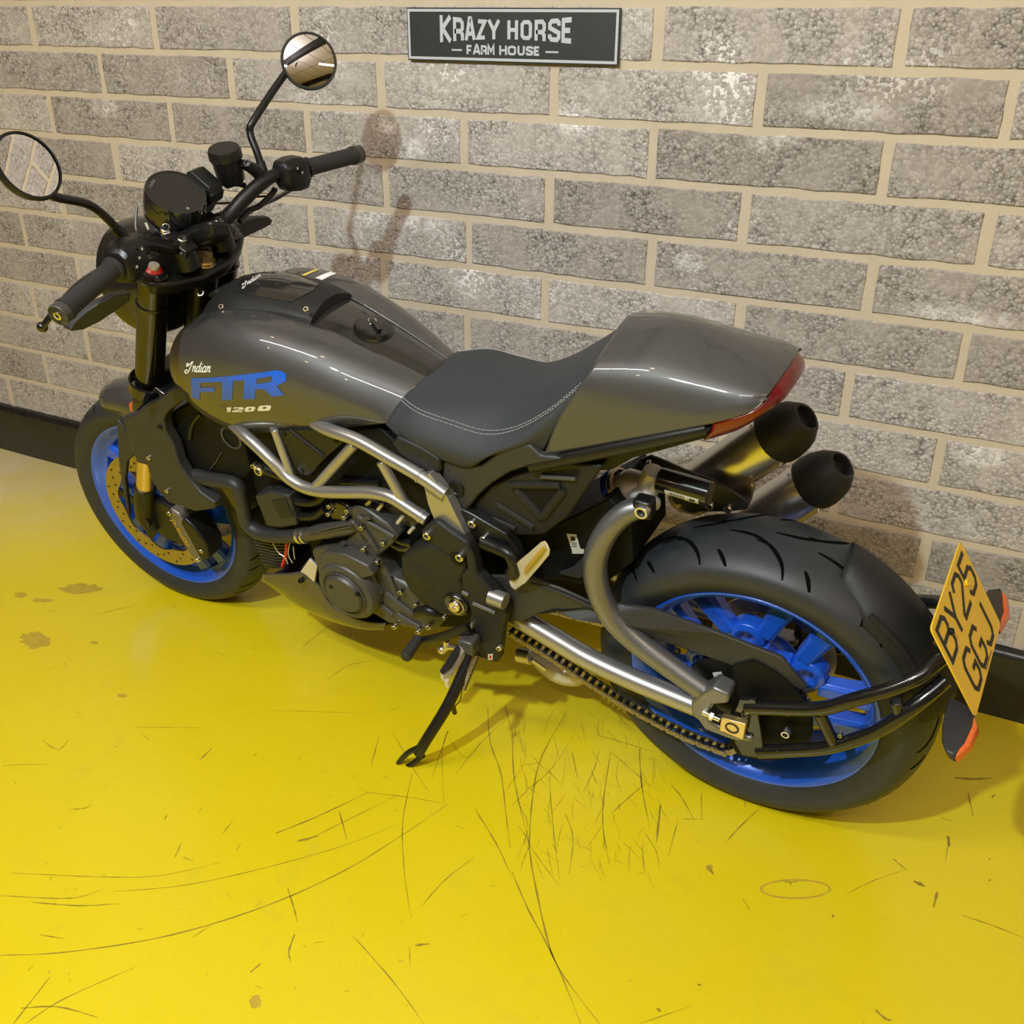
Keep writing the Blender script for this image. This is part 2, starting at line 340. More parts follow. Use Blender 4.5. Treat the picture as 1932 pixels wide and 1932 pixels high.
def brown_brick():
    m = bpy.data.materials.new('brown_brick'); m.use_nodes = True; N = m.node_tree.nodes; Lk = m.node_tree.links; b = N['Principled BSDF']
    tc = N.new('ShaderNodeTexCoord'); mp = N.new('ShaderNodeMapping'); mp.inputs['Rotation'].default_value = (math.pi/2, 0, 0); br = N.new('ShaderNodeTexBrick'); br.inputs['Scale'].default_value = 1
    for k, v_ in (('Mortar Size', .008), ('Brick Width', .225), ('Row Height', .075)): br.inputs[k].default_value = v_
    br.inputs['Color1'].default_value = (.28, .15, .09, 1); br.inputs['Color2'].default_value = (.20, .11, .07, 1); br.inputs['Mortar'].default_value = (.40, .34, .26, 1)
    Lk.new(tc.outputs['Object'], mp.inputs['Vector']); Lk.new(mp.outputs[0], br.inputs['Vector']); Lk.new(br.outputs['Color'], b.inputs['Base Color']); b.inputs['Roughness'].default_value = .85; return m
MT['brick'] = brown_brick()
def side_brick():
    m = MT['brick'].copy(); m.name = 'brown_brick_side'; m.node_tree.nodes['Mapping'].inputs['Rotation'].default_value = (math.pi/2, 0, math.pi/2); return m
MT['brick_side'] = side_brick()
structure(build('wall_left', MB().add([(-4, .2, 0), (-4, .2, 3.35), (-4, -5.5, 3.35), (-4, -5.5, 0)], [(0, 1, 2, 3)]), 'brick_side'))
structure(build('wall_front', MB().add([(-4, -5.5, 0), (8, -5.5, 0), (8, -5.5, 3.35), (-4, -5.5, 3.35)], [(0, 1, 2, 3)]), 'brick'))
# yellow painted floor with scratches
def floor_material():
    m = bpy.data.materials.new('yellow_floor_paint'); m.use_nodes = True; nt = m.node_tree; N = nt.nodes; Lk = nt.links; b = N['Principled BSDF']
    tc = N.new('ShaderNodeTexCoord')
    def noise(sc, det=4, dist=0.):
        n = N.new('ShaderNodeTexNoise'); n.inputs['Scale'].default_value = sc; n.inputs['Detail'].default_value = det; n.inputs['Distortion'].default_value = dist
        Lk.new(tc.outputs['Object'], n.inputs['Vector']); return n.outputs['Fac']
    def rng(s, a, c, lo, hi):
        x = N.new('ShaderNodeMapRange'); x.inputs[1].default_value = a; x.inputs[2].default_value = c; x.inputs[3].default_value = lo; x.inputs[4].default_value = hi; Lk.new(s, x.inputs[0]); return x.outputs[0]
    def mix(f, a, c):
        x = N.new('ShaderNodeMix'); x.data_type = 'RGBA'
        for k, s in (('Factor', f), ('A', a), ('B', c)):
            if isinstance(s, tuple): x.inputs[k].default_value = (*s, 1)
            else: Lk.new(s, x.inputs[k])
        return x.outputs['Result']
    c = mix(rng(noise(1.3), .3, .7, 0, 1), (.72, .56, .005), (.76, .60, .008))
    c = mix(rng(noise(7, 6, .6), .60, .80, 0, .25), c, (.52, .42, .05))
    c = mix(rng(noise(60, 3), .70, .78, 0, .35), c, (.40, .30, .04))
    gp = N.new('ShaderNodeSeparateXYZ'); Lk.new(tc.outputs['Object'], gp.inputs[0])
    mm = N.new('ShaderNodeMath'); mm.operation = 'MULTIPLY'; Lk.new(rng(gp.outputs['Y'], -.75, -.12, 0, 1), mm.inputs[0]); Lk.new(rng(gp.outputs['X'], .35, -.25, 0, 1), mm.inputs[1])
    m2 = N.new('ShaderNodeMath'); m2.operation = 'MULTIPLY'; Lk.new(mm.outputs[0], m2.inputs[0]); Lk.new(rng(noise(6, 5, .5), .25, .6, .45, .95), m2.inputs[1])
    c = mix(m2.outputs[0], c, (.78, .66, .40))                           # paler, mottled tone towards the wall foot at the left
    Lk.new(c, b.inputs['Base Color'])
    Lk.new(rng(noise(5), .3, .7, .24, .38), b.inputs['Roughness']); b.inputs['Specular IOR Level'].default_value = .6
    b.inputs['Coat Weight'].default_value = .25; b.inputs['Coat Roughness'].default_value = .2
    bp = N.new('ShaderNodeBump'); bp.inputs['Strength'].default_value = .12; bp.inputs['Distance'].default_value = .004
    Lk.new(noise(22, 3), bp.inputs['Height']); Lk.new(bp.outputs[0], b.inputs['Normal'])
    return m
MT['floor'] = floor_material()
MT['scratch'] = mat('dark_scratch', (.30, .21, .018), .6, 0, 0, .4, 80)
MT['stain'] = mat('dull_scuff', (.50, .35, .03), .5, 0, 0, .3, 40)
b = MB()
b.add([(-4, .006, 0), (8, .006, 0), (8, -5.5, 0), (-4, -5.5, 0)], [(3, 2, 1, 0)], 0)
def scratch(pts, wd, mi=1, z=.0004):
    pts = [WP(x, y, 2, 0) for x, y in pts]
    pts = crm(pts, [0]*len(pts), 6)[0]; n = len(pts); Lf = []; Rt = []
    ph = random.random()*6
    for i, p in enumerate(pts):
        t = (pts[min(i+1, n-1)]-pts[max(i-1, 0)]).normalized(); s = Vector((-t.y, t.x, 0))
        u = i/(n-1); ww = wd*(.35+.65*math.sin(math.pi*min(1, u*1.0+.08)))*(.8+.3*math.sin(ph+i*1.7))
        q = Vector((p.x, p.y, z)); Lf.append(q+s*ww/2); Rt.append(q-s*ww/2)
    b.add(Lf+Rt, [(i, i+1, n+i+1, n+i) for i in range(n-1)], mi)
SA = [([(0, 1405), (260, 1392), (640, 1330), (1000, 1220), (1300, 1085), (1520, 950), (1690, 835)], .0030),
 ([(430, 1165), (700, 1140), (1000, 1075), (1300, 990), (1500, 910)], .0018), ([(40, 1095), (200, 1102), (400, 1110), (600, 1105), (830, 1055)], .0018),
 ([(0, 1180), (200, 1190), (300, 1185), (390, 1155)], .0022), ([(120, 1205), (300, 1218), (450, 1210)], .003), ([(1040, 945), (1200, 880), (1390, 790)], .0035),
 ([(1150, 975), (1300, 900), (1500, 800)], .0018), ([(1480, 560), (1560, 700), (1620, 790)], .0016), ([(1555, 720), (1520, 900), (1525, 1080), (1550, 1260)], .0020),
 ([(1380, 790), (1550, 810), (1680, 835)], .0018), ([(1590, 1220), (1680, 1120), (1790, 1035)], .0018), ([(1330, 1330), (1480, 1500), (1600, 1664)], .0022),
 ([(1085, 1150), (1110, 1230), (1122, 1280)], .0028), ([(1112, 1325), (1090, 1390), (1098, 1430)], .003), ([(945, 1470), (985, 1435)], .0035),
 ([(50, 1664), (190, 1485)], .0025), ([(95, 1664), (240, 1570), (510, 1450)], .002), ([(80, 1605), (220, 1600), (370, 1640)], .003), ([(150, 1328), (245, 1343)], .0022),
 ([(265, 855), (320, 850), (345, 838)], .0025), ([(620, 895), (632, 872)], .0025), ([(755, 668), (800, 622)], .003), ([(840, 945), (880, 895)], .002),
 ([(1143, 242), (1210, 185), (1270, 150)], .0022), ([(370, 118), (440, 100), (510, 85)], .002), ([(510, 545), (640, 545), (780, 548)], .0016),
 ([(1010, 480), (1200, 486), (1400, 490)], .0012), ([(1235, 365), (1320, 310), (1440, 292)], .0018), ([(1630, 735), (1690, 560), (1668, 640), (1675, 830)], .0018),
 ([(1690, 580), (1760, 660), (1820, 590)], .0014), ([(1840, 470), (1850, 600), (1890, 720), (1910, 880), (1925, 1000)], .0028), ([(1790, 850), (1870, 980), (1932, 1110)], .0026),
 ([(1905, 460), (1930, 560)], .0018), ([(1720, 720), (1800, 620), (1880, 540), (1932, 500)], .0014), ([(660, 1035), (685, 980)], .002), ([(690, 1035), (730, 1050)], .002),
 ([(1280, 860), (1308, 965)], .003), ([(1120, 975), (1200, 955)], .005), ([(720, 1340), (800, 1290)], .0014), ([(1400, 690), (1430, 580)], .002), ([(1545, 1375), (1548, 1450)], .0014),
 ([(1565, 1368), (1620, 1362)], .005), ([(160, 595), (220, 628), (260, 590)], .0022), ([(10, 690), (100, 685), (190, 685)], .0016)]
SB = [([(0, 690), (60, 830), (160, 1020), (260, 1264)], .0030), ([(60, 560), (80, 700), (130, 930), (180, 1060), (330, 1264)], .0034), ([(0, 440), (60, 380), (150, 300), (230, 180)], .0016),
 ([(65, 600), (75, 430), (110, 260), (210, 80)], .0030), ([(0, 160), (10, 350), (60, 560)], .0028), ([(225, 235), (250, 340)], .0022), ([(372, 240), (345, 420), (345, 540), (368, 665)], .0026),
 ([(480, 225), (490, 370), (520, 520)], .0030), ([(370, 235), (480, 330), (560, 390)], .0018), ([(375, 470), (440, 410), (510, 350)], .0022), ([(310, 170), (430, 205), (540, 240)], .0022),
 ([(600, 360), (640, 410), (685, 490)], .0030), ([(715, 390), (715, 490)], .0020), ([(640, 490), (725, 492)], .0018), ([(560, 440), (545, 580)], .005), ([(200, 470), (230, 560), (215, 700)], .0020),
 ([(810, 575), (870, 510), (940, 445)], .0026), ([(625, 500), (590, 630)], .0018), ([(500, 540), (550, 620)], .0016), ([(490, 590), (500, 700)], .0022), ([(60, 580), (130, 680), (185, 750)], .0016),
 ([(140, 330), (155, 520), (180, 720)], .0018), ([(1437, 640), (1490, 685)], .0030), ([(1260, 775), (1360, 725), (1490, 680)], .0014), ([(1515, 725), (1560, 745)], .010), ([(1605, 765), (1590, 825)], .005),
 ([(1700, 855), (1820, 895), (1932, 940)], .0024), ([(1670, 335), (1740, 340), (1810, 336)], .007), ([(1645, 555), (1650, 595)], .007), ([(1635, 650), (1650, 560)], .0014), ([(1810, 410), (1822, 398)], .004),
 ([(1370, 1210), (1410, 1245), (1435, 1250)], .005), ([(480, 1264), (680, 1195)], .0014), ([(1208, 862), (1215, 850)], .004), ([(740, 670), (760, 700)], .006), ([(1025, 725), (1050, 730), (1085, 725)], .0025), ([(1048, 727), (1055, 745)], .002),
 ([(880, 400), (878, 450)], .0016), ([(300, 310), (320, 360)], .0025), ([(130, 300), (185, 360)], .0018), ([(20, 420), (60, 520), (20, 640)], .0014), ([(270, 390), (310, 300), (330, 230)], .0018), ([(1800, 640), (1804, 643)], .008), ([(1800, 720), (1806, 724)], .008),
 ([(870, 790), (900, 840)], .0016), ([(1620, 485), (1660, 500)], .002), ([(1720, 390), (1740, 480)], .003), ([(548, 1205), (560, 1218)], .007), ([(700, 1115), (715, 1118)], .005)]
for pts, wd in SA: scratch(T('A', pts), wd)
for pts, wd in SB: scratch(T('B', pts), wd)
for _ in range(130):                                                    # the dense nest of fine scratches behind the stand
    x, y = random.uniform(0, 560), random.uniform(60, 700); a = random.gauss(1.2, .5); L_ = random.uniform(20, 110)
    scratch(T('B', [(x, y), (x+math.cos(a)*L_*.5+random.uniform(-6, 6), y+math.sin(a)*L_*.5), (x+math.cos(a)*L_, y+math.sin(a)*L_)]), random.uniform(.0006, .0014))
for _ in range(60):
    x, y = random.uniform(0, 1932), random.uniform(60, 1600); a = random.uniform(-1, 1); L_ = random.uniform(6, 40)
    scratch(T('A', [(x, y), (x+math.cos(a)*L_*.5, y+math.sin(a)*L_*.5+random.uniform(-3, 3)), (x+math.cos(a)*L_, y+math.sin(a)*L_)]), random.uniform(.0007, .0016))
def smudge(z, cx, cy, rx, ry, ring=False, n=26):
    pts = []
    for i in range(n):
        a = 2*math.pi*i/n; q = random.uniform(.72, 1.12) if not ring else 1
        pts.append(WP(*T(z, [(cx+rx*math.cos(a)*q, cy+ry*math.sin(a)*q)])[0], 2, 0))
    if ring:
        inn = [WP(*T(z, [(cx+(rx-9)*math.cos(2*math.pi*i/n), cy+(ry-7)*math.sin(2*math.pi*i/n))])[0], 2, 0) for i in range(n)]
        b.add([(p.x, p.y, .0003) for p in pts]+[(p.x, p.y, .0003) for p in inn], [(i, (i+1) % n, n+(i+1) % n, n+i) for i in range(n)], 2)
    else: b.add([(p.x, p.y, .0002) for p in pts], [tuple(range(n))], 2)
for a in ((135, 215, 62, 34), (80, 45, 26, 12), (160, 65, 45, 8), (310, 22, 85, 20), (355, 225, 18, 6), (460, 425, 20, 9), (965, 1580, 24, 28)): smudge('A', *a)
smudge('B', 1070, 755, 135, 38, True); smudge('B', 745, 675, 16, 14)
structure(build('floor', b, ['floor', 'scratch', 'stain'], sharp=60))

# ================================================================== WALL SIGN
def stroke(b, pts, wd, org, ux, uy, d, mi=0, closed=False, warp=None):
    """flat lettering stroke with mitred corners; pts in the letter plane"""
    n = len(pts); Lf = []; Rt = []
    V2 = [Vector((p[0], p[1])) for p in pts]
    for i in range(n):
        a = V2[(i-1) % n] if (closed or i) else None; c = V2[(i+1) % n] if (closed or i < n-1) else None
        t1 = (V2[i]-a).normalized() if a is not None else None; t2 = (c-V2[i]).normalized() if c is not None else None
        t1 = t1 or t2; t2 = t2 or t1
        n1 = Vector((-t1.y, t1.x)); n2 = Vector((-t2.y, t2.x)); m = n1+n2
        m = m.normalized() if m.length > 1e-6 else n1
        k = min(1/max(m.dot(n1), .35), 2.2)
        Lf.append(V2[i]+m*(wd/2*k)); Rt.append(V2[i]-m*(wd/2*k))
    def W(p):
        if warp: p = warp(p)
        return Vector(org)+Vector(ux)*p[0]+Vector(uy)*p[1]
    vs = [W(p) for p in Lf+Rt]; e = n if closed else n-1
    fs = [(i, (i+1) % n, n+(i+1) % n, n+i) for i in range(e)]
    dn = Vector(d)*(1+.05*(len(b.f) % 37)/4)
    b.add([v+dn for v in vs], fs, mi)
    for i in range(e): b.add([vs[i], vs[(i+1) % n], vs[(i+1) % n]+dn, vs[i]+dn, vs[n+i], vs[n+(i+1) % n], vs[n+(i+1) % n]+dn, vs[n+i]+dn], [(0, 1, 2, 3), (4, 7, 6, 5)], mi)
GL = {  # glyph strokes on a 1 x 1 cell: (closed, points)
 'K': [(0, [(0, 0), (0, 1)]), (0, [(1, 1), (.12, .52), (1, 0)])],
 'R': [(0, [(0, 0), (0, 1), (.75, 1), (1, .85), (1, .6), (.8, .46), (0, .46)]), (0, [(.72, .46), (1, .3), (1, 0)])],
 'A': [(0, [(-.06, 0), (.42, 1), (.58, 1), (1.06, 0)]), (0, [(.18, .3), (.82, .3)])],
 'Z': [(0, [(0, 1), (1, 1), (0, 0), (1, 0)])],
 'Y': [(0, [(0, 1), (.5, .45), (1, 1)]), (0, [(.5, .5), (.5, 0)])],
 'H': [(0, [(0, 0), (0, 1)]), (0, [(1, 0), (1, 1)]), (0, [(0, .5), (1, .5)])],
 'O': [(1, [(0, .15), (0, .85), (.22, 1), (.78, 1), (1, .85), (1, .15), (.78, 0), (.22, 0)])],
 'S': [(0, [(1, .74), (1, .88), (.8, 1), (.2, 1), (0, .86), (0, .64), (1, .36), (1, .14), (.8, 0), (.2, 0), (0, .14), (0, .28)])],
 'E': [(0, [(1, 1), (0, 1), (0, 0), (1, 0)]), (0, [(0, .5), (.85, .5)])],
 'F': [(0, [(1, 1), (0, 1), (0, 0)]), (0, [(0, .5), (.85, .5)])],
 'M': [(0, [(0, 0), (0, 1), (.5, .35), (1, 1), (1, 0)])],
 'U': [(0, [(0, 1), (0, .2), (.2, 0), (.8, 0), (1, .2), (1, 1)])],
 'D': [(1, [(0, 0), (0, 1), (.7, 1), (1, .8), (1, .2), (.7, 0)])],
 'B': [(1, [(0, 0), (0, 1), (.75, 1), (.95, .85), (.95, .66), (.8, .53), (1, .38), (1, .14), (.8, 0)]), (0, [(.78, .53), (.02, .53)])],
 '2': [(0, [(0, .8), (.18, 1), (.8, 1), (1, .84), (1, .62), (0, .12), (0, 0), (1, 0)])],
 '5': [(0, [(.95, 1), (.05, 1), (.05, .58), (.75, .6), (1, .44), (1, .16), (.8, 0), (.2, 0), (0, .18)])],
 'G': [(0, [(1, .8), (.8, 1), (.2, 1), (0, .82), (0, .18), (.2, 0), (.8, 0), (1, .18), (1, .46), (.55, .46)])],
 'J': [(0, [(1, 1), (1, .18), (.8, 0), (.25, 0), (.02, .2)])],
}
def sign():
    x0, x1, z0, z1 = 1.2312, 1.7453, 1.3040, 1.4112
    b = MB().box(((x0+x1)/2, -.0065, (z0+z1)/2), (x1-x0, .007, z1-z0)); o = build('wall_sign', b, 'sign', bevel=.0008)
    o['label'] = 'dark rectangular wall sign with pale border and lettering, on the block wall above the motorcycle'; o['category'] = 'sign'
    y = -.0102; cx, cz = (x0+x1)/2, (z0+z1)/2; W, H = x1-x0, z1-z0
    bb = MB(); i0, t = .0055, .0055
    stroke(bb, [(-W/2+i0, -H/2+i0), (W/2-i0, -H/2+i0), (W/2-i0, H/2-i0), (-W/2+i0, H/2-i0)], t, (cx, y, cz), (1, 0, 0), (0, 0, 1), (0, -.0006, 0), closed=True)
    c = build('border', bb, 'signprint'); c.parent = o
    tb = MB()
    # positions read from the photograph, mapped from sign fractions: u along width, v up
    def txt(items, wd, warp=None):
        for ch, u0, u1, v0, v1 in items:
            for cl, pts in GL[ch]:
                lo = v0+(wd/2/H if ch in 'ZOSEUD' else 0); hi = v1-(wd/2/H if ch in 'ZOSERDF' else 0)
                q = [(-W/2+W*(u0+(u1-u0)*p[0]), -H/2+H*(lo+(hi-lo)*p[1])) for p in pts]
                stroke(tb, q, wd, (cx, y, cz), (1, 0, 0), (0, 0, 1), (0, -.0006, 0), closed=bool(cl), warp=warp)
    def arc(p):
        u = p[0]/(W*.315); k = 1+.44*abs(u)**2; mid = .0118-.0020*abs(u)
        return (p[0], mid+(p[1]-mid)*k)
    X = lambda a: (a-130)/1695.
    kr = [('K', 428, 505), ('R', 540, 605), ('A', 640, 700), ('Z', 735, 790), ('Y', 822, 905), ('H', 985, 1045), ('O', 1090, 1155), ('R', 1200, 1262), ('S', 1305, 1375), ('E', 1408, 1470)]
    txt([(c, X(a), X(d), .430, .775) for c, a, d in kr], .0076, arc)
    c1 = build('lettering', tb, 'signprint'); c1.parent = o
    tb = MB()
    fh = [('F', 645, 680), ('A', 700, 745), ('R', 765, 800), ('M', 818, 862), ('H', 915, 962), ('O', 985, 1035), ('U', 1062, 1105), ('S', 1128, 1172), ('E', 1192, 1226)]
    txt([(c, X(a), X(d), .140, .315) for c, a, d in fh], .0046)
    for a, d in ((512, 600), (1275, 1375)): stroke(tb, [(-W/2+W*X(a), -H/2+H*.215), (-W/2+W*X(d), -H/2+H*.215)], .0036, (cx, y, cz), (1, 0, 0), (0, 0, 1), (0, -.0006, 0))
    c2 = build('tagline', tb, 'signprint'); c2.parent = o
    # a flat print is a single thin layer: keep the strokes just proud of the face
sign()

# ================================================================== MOTORCYCLE
bike = bpy.data.objects.new('motorcycle', None); COL.objects.link(bike); bike.matrix_world = BM; bike.empty_display_size = .2
bike['label'] = 'dark grey and black motorcycle with blue wheels leaning on its side stand'; bike['category'] = 'motorcycle'
V = Vector
def interp(tab, x):
    for (a, b_), (c, d) in zip(tab[:-1], tab[1:]):
        if a <= x <= c: return b_+(d-b_)*(x-a)/(c-a)
    return tab[0][1] if x < tab[0][0] else tab[-1][1]
def xf(mb, M): mb.v = [tuple(M @ V(p)) for p in mb.v]; return mb
# ---- wheels
def tyre_mesh(R, hw, prof, sipes):
    b = MB(); full = prof+[(r, -y) for r, y in reversed(prof[:-1])]
    sp, _ = crm([V((r, y, 0)) for r, y in full], [0]*len(full), 5); pr = [(p.x, p.y) for p in sp]
    n = len(pr); b.lathe(pr+[(.222, -hw*.7), (.222, hw*.7)], seg=120, closed=True)
    tab = sorted((y, r) for r, y in pr)
    tab = [(y, max(r for yy, r in tab if abs(yy-y) < 1e-4)) for y, r in tab if r > .24]
    def pt(th, y, off=.0006): r = interp(tab, y)+off; return V((r*math.cos(th), y*(1+.004), r*math.sin(th)))
    for th0, pts, wd in sipes:
        c = crm([V((th0+a, y, 0)) for a, y in pts], [0]*len(pts), 6)[0]; Lf = []; Rt = []; m = len(c)
        for i, p in enumerate(c):
            t = c[min(i+1, m-1)]-c[max(i-1, 0)]; t = V((t.x*R, t.y, 0)).normalized(); s = wd/2*(.25+.75*math.sin(math.pi*(i+.5)/m))
            Lf.append(pt(p.x-t.y*s/R, p.y+t.x*s)); Rt.append(pt(p.x+t.y*s/R, p.y-t.x*s))
        b.add(Lf+Rt, [(i, i+1, m+i+1, m+i) for i in range(m-1)], 1)
    return b
def rim_mesh(hw):
    b = MB(); h = hw
    out = [(.232, h), (.2325, h-.006), (.222, h-.012), (.205, h*.45), (.203, 0)]; inn = [(.229, h+.001), (.221, h-.003), (.212, h-.016), (.199, h*.5), (.195, 0)]
    full = out+[(r, -y) for r, y in reversed(out[:-1])]+[(r, -y) for r, y in inn]+[(r, y) for r, y in reversed(inn[:-1])]
    return b.lathe(full, seg=110, closed=True)
def bar(b, a0, r0, a1, r1, w0, w1, t0, t1, yc0, yc1, mi=0):
    p = V((math.cos(a0)*r0, yc0, math.sin(a0)*r0)); q = V((math.cos(a1)*r1, yc1, math.sin(a1)*r1)); d = (q-p).normalized(); s = d.cross(V((0, 1, 0))).normalized(); u = V((0, 1, 0))
    def ring(c, w_, t_): return [c+s*(w_/2*i)+u*(t_/2*j) for i, j in ((-1, -.6), (-.6, -1), (.6, -1), (1, -.6), (1, .6), (.6, 1), (-.6, 1), (-1, .6))]
    m = (p+q)/2; b.loft([ring(p, w0, t0), ring(m, (w0+w1)/2*.92, (t0+t1)/2), ring(q, w1, t1)], True, True, mi=mi)
def spokes(b, n, ph, yo):
    for k in range(n):
        a = ph+k*2*math.pi/n; c = V((math.cos(a)*.104, yo, math.sin(a)*.104))
        b.lathe([(.0155, -.016), (.0155, .017), (.021, .019), (.032, .014), (.034, -.016)], c, (0, 1, 0), 24, closed=True)
        bar(b, a, .035, a, .086, .10, .072, .05, .038, yo*.6, yo)
        for s in (-1, 1):
            bar(b, a+s*.285, .116, a+s*.42, .201, .034, .052, .034, .042, yo, yo*.45)
    b.lathe([(.022, -.055), (.022, .055), (.042, .055), (.055, .035), (.058, -.035), (.042, -.055)], (0, 0, 0), (0, 1, 0), 40, closed=True)
# rear
rim = rim_mesh(.075); spokes(rim, 5, math.radians(78.4), .026)
rw = build('rear_wheel', rim, 'blue', bike, bevel=.0015, label='blue rear wheel rim with five forked spokes')
sip = []
for k in range(13):
    th = k*2*math.pi/13+.16
    for s in (1, -1):
        o_ = th+(.24 if s < 0 else 0)
        sip.append((o_, [(-.10, s*.022), (-.03, s*.026), (.035, s*.042), (.085, s*.060), (.115, s*.080)], .0072))
        sip.append((o_+.20, [(.0, s*.052), (.035, s*.064), (.075, s*.081)], .0070))
        sip.append((o_+.30, [(-.08, s*.006), (.06, s*.012), (.18, s*.030)], .0066))
tr = tyre_mesh(.315, .075, [(.227, .070), (.238, .079), (.255, .087), (.272, .089), (.289, .082), (.303, .062), (.312, .033), (.315, 0)], sip)
build('tyre', tr, ['rubber', 'groove'], rw, label='wide black rear tyre with curved tread grooves', sharp=60)
b = MB().lathe([(.085, -.058), (.120, -.058), (.120, -.063), (.085, -.063)], seg=64, closed=True); build('brake_disc', b, 'disc', rw)
b = MB(); nt_ = 40
poly = []
for i in range(nt_*2): a = i*math.pi/nt_; poly.append((math.cos(a)*(.108 if i % 2 else .115), .092, math.sin(a)*(.108 if i % 2 else .115)))
b.prism(poly, (0, .006, 0)); build('sprocket', b, 'satin', rw)
# front, with the small tilt of the steered wheel
nf = V((-.041, .997, .055)).normalized(); xa = V((1, 0, 0)); xa = (xa-nf*xa.dot(nf)).normalized(); za = xa.cross(nf)
FA = V((1.528, .008, -.019))
FM = Matrix(((xa.x, nf.x, za.x, FA.x), (xa.y, nf.y, za.y, FA.y), (xa.z, nf.z, za.z, FA.z), (0, 0, 0, 1)))
rim = rim_mesh(.048); spokes(rim, 5, math.radians(60), .016)
fw_ = build('front_wheel', xf(rim, FM), 'blue', bike, bevel=.0015, label='blue front wheel rim')
sip = []
for k in range(15):
    th = k*2*math.pi/15
    for s in (1, -1):
        o_ = th+(.2 if s < 0 else 0)
        sip.append((o_, [(.0, s*.010), (.05, s*.026), (.09, s*.044), (.12, s*.055)], .0040))
        sip.append((o_+.2, [(.0, s*.030), (.03, s*.042), (.06, s*.055)], .0034))
tr = tyre_mesh(.300, .048, [(.227, .046), (.238, .054), (.252, .060), (.266, .0605), (.281, .052), (.292, .034), (.2985, .014), (.300, 0)], sip)
build('tyre', xf(tr, FM), ['rubber', 'groove'], fw_, label='narrower black front tyre', sharp=60)
for s in (1, -1):
    b = MB()
    pr = [(.118, -.0025), (.160, -.0025), (.160, .0025), (.118, .0025)]
    nn = 96; rings = []
    for i in range(nn):
        a = 2*math.pi*i/nn; wv = .004*math.sin(8*a); rings.append([V((math.cos(a)*(r+(wv if r < .13 else 0)), s*.068+h, math.sin(a)*(r+(wv if r < .13 else 0)))) for r, h in pr])
    b.loft(rings, True, False, True)
    for i in range(44):
        a = 2*math.pi*i/44; r = (.128, .139, .150)[i % 3]; c = V((math.cos(a)*r, s*.071, math.sin(a)*r)); b.lathe([(.0002, .0), (.0030, .0)], c, (0, 1, 0), 8, mi=1)
        c.y = s*.065; b.lathe([(.0002, .0), (.0030, .0)], c, (0, 1, 0), 8, mi=1)
    build('brake_disc', xf(b, FM), ['disc', 'core'], fw_, label='drilled bronze brake disc')
    b = MB()
    for k in range(5): bar(b, k*1.2566, .04, k*1.2566+.25, .122, .03, .022, .006, .006, s*.066, s*.066)
    build('disc_carrier', xf(b, FM), 'satin', fw_)
# ---- engine core: dark bodies that fill the frame
def plate(name, z, pts, y, th, m, parent=None, bevel=.003, label=None, mirror=False, sharp=35, px=False):
    q = [P(*p, y) for p in pts] if px else PT(z, pts, y)
    b = MB().prism(q, (0, -th, 0))
    if mirror: b.mirror()
    return build(name, b, m, parent or bike, bevel=bevel, label=label, sharp=sharp)
plate('airbox', 0, [(395, 790), (460, 812), (715, 806), (850, 930), (800, 985), (700, 925), (600, 922), (470, 850), (420, 830)], .115, .23, 'core', px=True)
plate('engine_block', 0, [(470, 880), (600, 930), (710, 930), (800, 985), (880, 1010), (930, 1130), (900, 1185), (820, 1185), (700, 1180), (630, 1165), (590, 1100), (585, 1030), (500, 1000)], .115, .25, 'core', px=True, bevel=.006)
# crankcase half with ribs
crk = plate('crankcase', 5, [(640, 1060), (900, 1000), (1000, 880), (1130, 1000), (1160, 1130), (1260, 1280), (1360, 1320), (1580, 1500), (1680, 1600), (1600, 1700), (1480, 1690), (1240, 1630), (1090, 1540), (980, 1560), (800, 1480), (720, 1330)], .150, .05, 'engine', bevel=.008)
for a, c in (((1100, 1200), (1190, 1390)), ((1250, 1260), (1320, 1420)), ((1130, 1440), (1280, 1560)), ((1320, 1560), (1490, 1660)), ((1230, 1390), (1440, 1560)), ((870, 1090), (900, 1000)), ((1080, 1180), (1130, 1280))):
    q = PT(5, [a, c], .152); b = MB().tube(q, .006, 10); build('rib', b, 'engine', crk)
# cylinder head with fins and covers
ch = plate('cylinder_head', 5, [(930, 740), (1000, 715), (1090, 760), (1230, 860), (1320, 960), (1260, 1030), (1150, 1120), (1050, 1010), (980, 880)], .150, .04, 'engine', bevel=.005)
for a, c in (((1010, 800), (1290, 960)), ((1040, 880), (1160, 1060)), ((990, 850), (1020, 900)), ((1060, 820), (1110, 800))):
    b = MB().tube(PT(5, [a, c], .153), .0055, 8); build('rib', b, 'engine', ch)
for p in ((930, 750), (905, 800), (1040, 880), (1210, 1000), (790, 715), (785, 775), (1055, 1050)): bolt(ch, PT(5, [p], .156)[0], (0, 1, 0), .0052)
for q_ in ([(1075, 705), (1110, 675)], [(1165, 745), (1200, 700)], [(1315, 850), (1355, 800)], [(1405, 925), (1440, 885)]):
    b = MB().tube(PT(5, q_, .140), .0038, 8); build('clip', b, 'alu', ch)
for q_ in ([(1250, 900), (1330, 985), (1430, 1010)], [(1280, 1010), (1350, 1045), (1440, 1035)], [(1090, 690), (1120, 760), (1180, 790)]):
    b = MB().tube(PT(5, q_, .132), .0085, 12, sm=4); build('hose', b, 'gloss', ch)
plate('throttle_body', 5, [(1200, 720), (1300, 700), (1420, 770), (1500, 850), (1440, 900), (1330, 860), (1230, 800)], .122, .03, 'engine', bevel=.006)
plate('thermostat_housing', 5, [(800, 700), (860, 680), (940, 730), (960, 800), (900, 840), (800, 830), (775, 770)], .150, .04, 'gloss', bevel=.006)
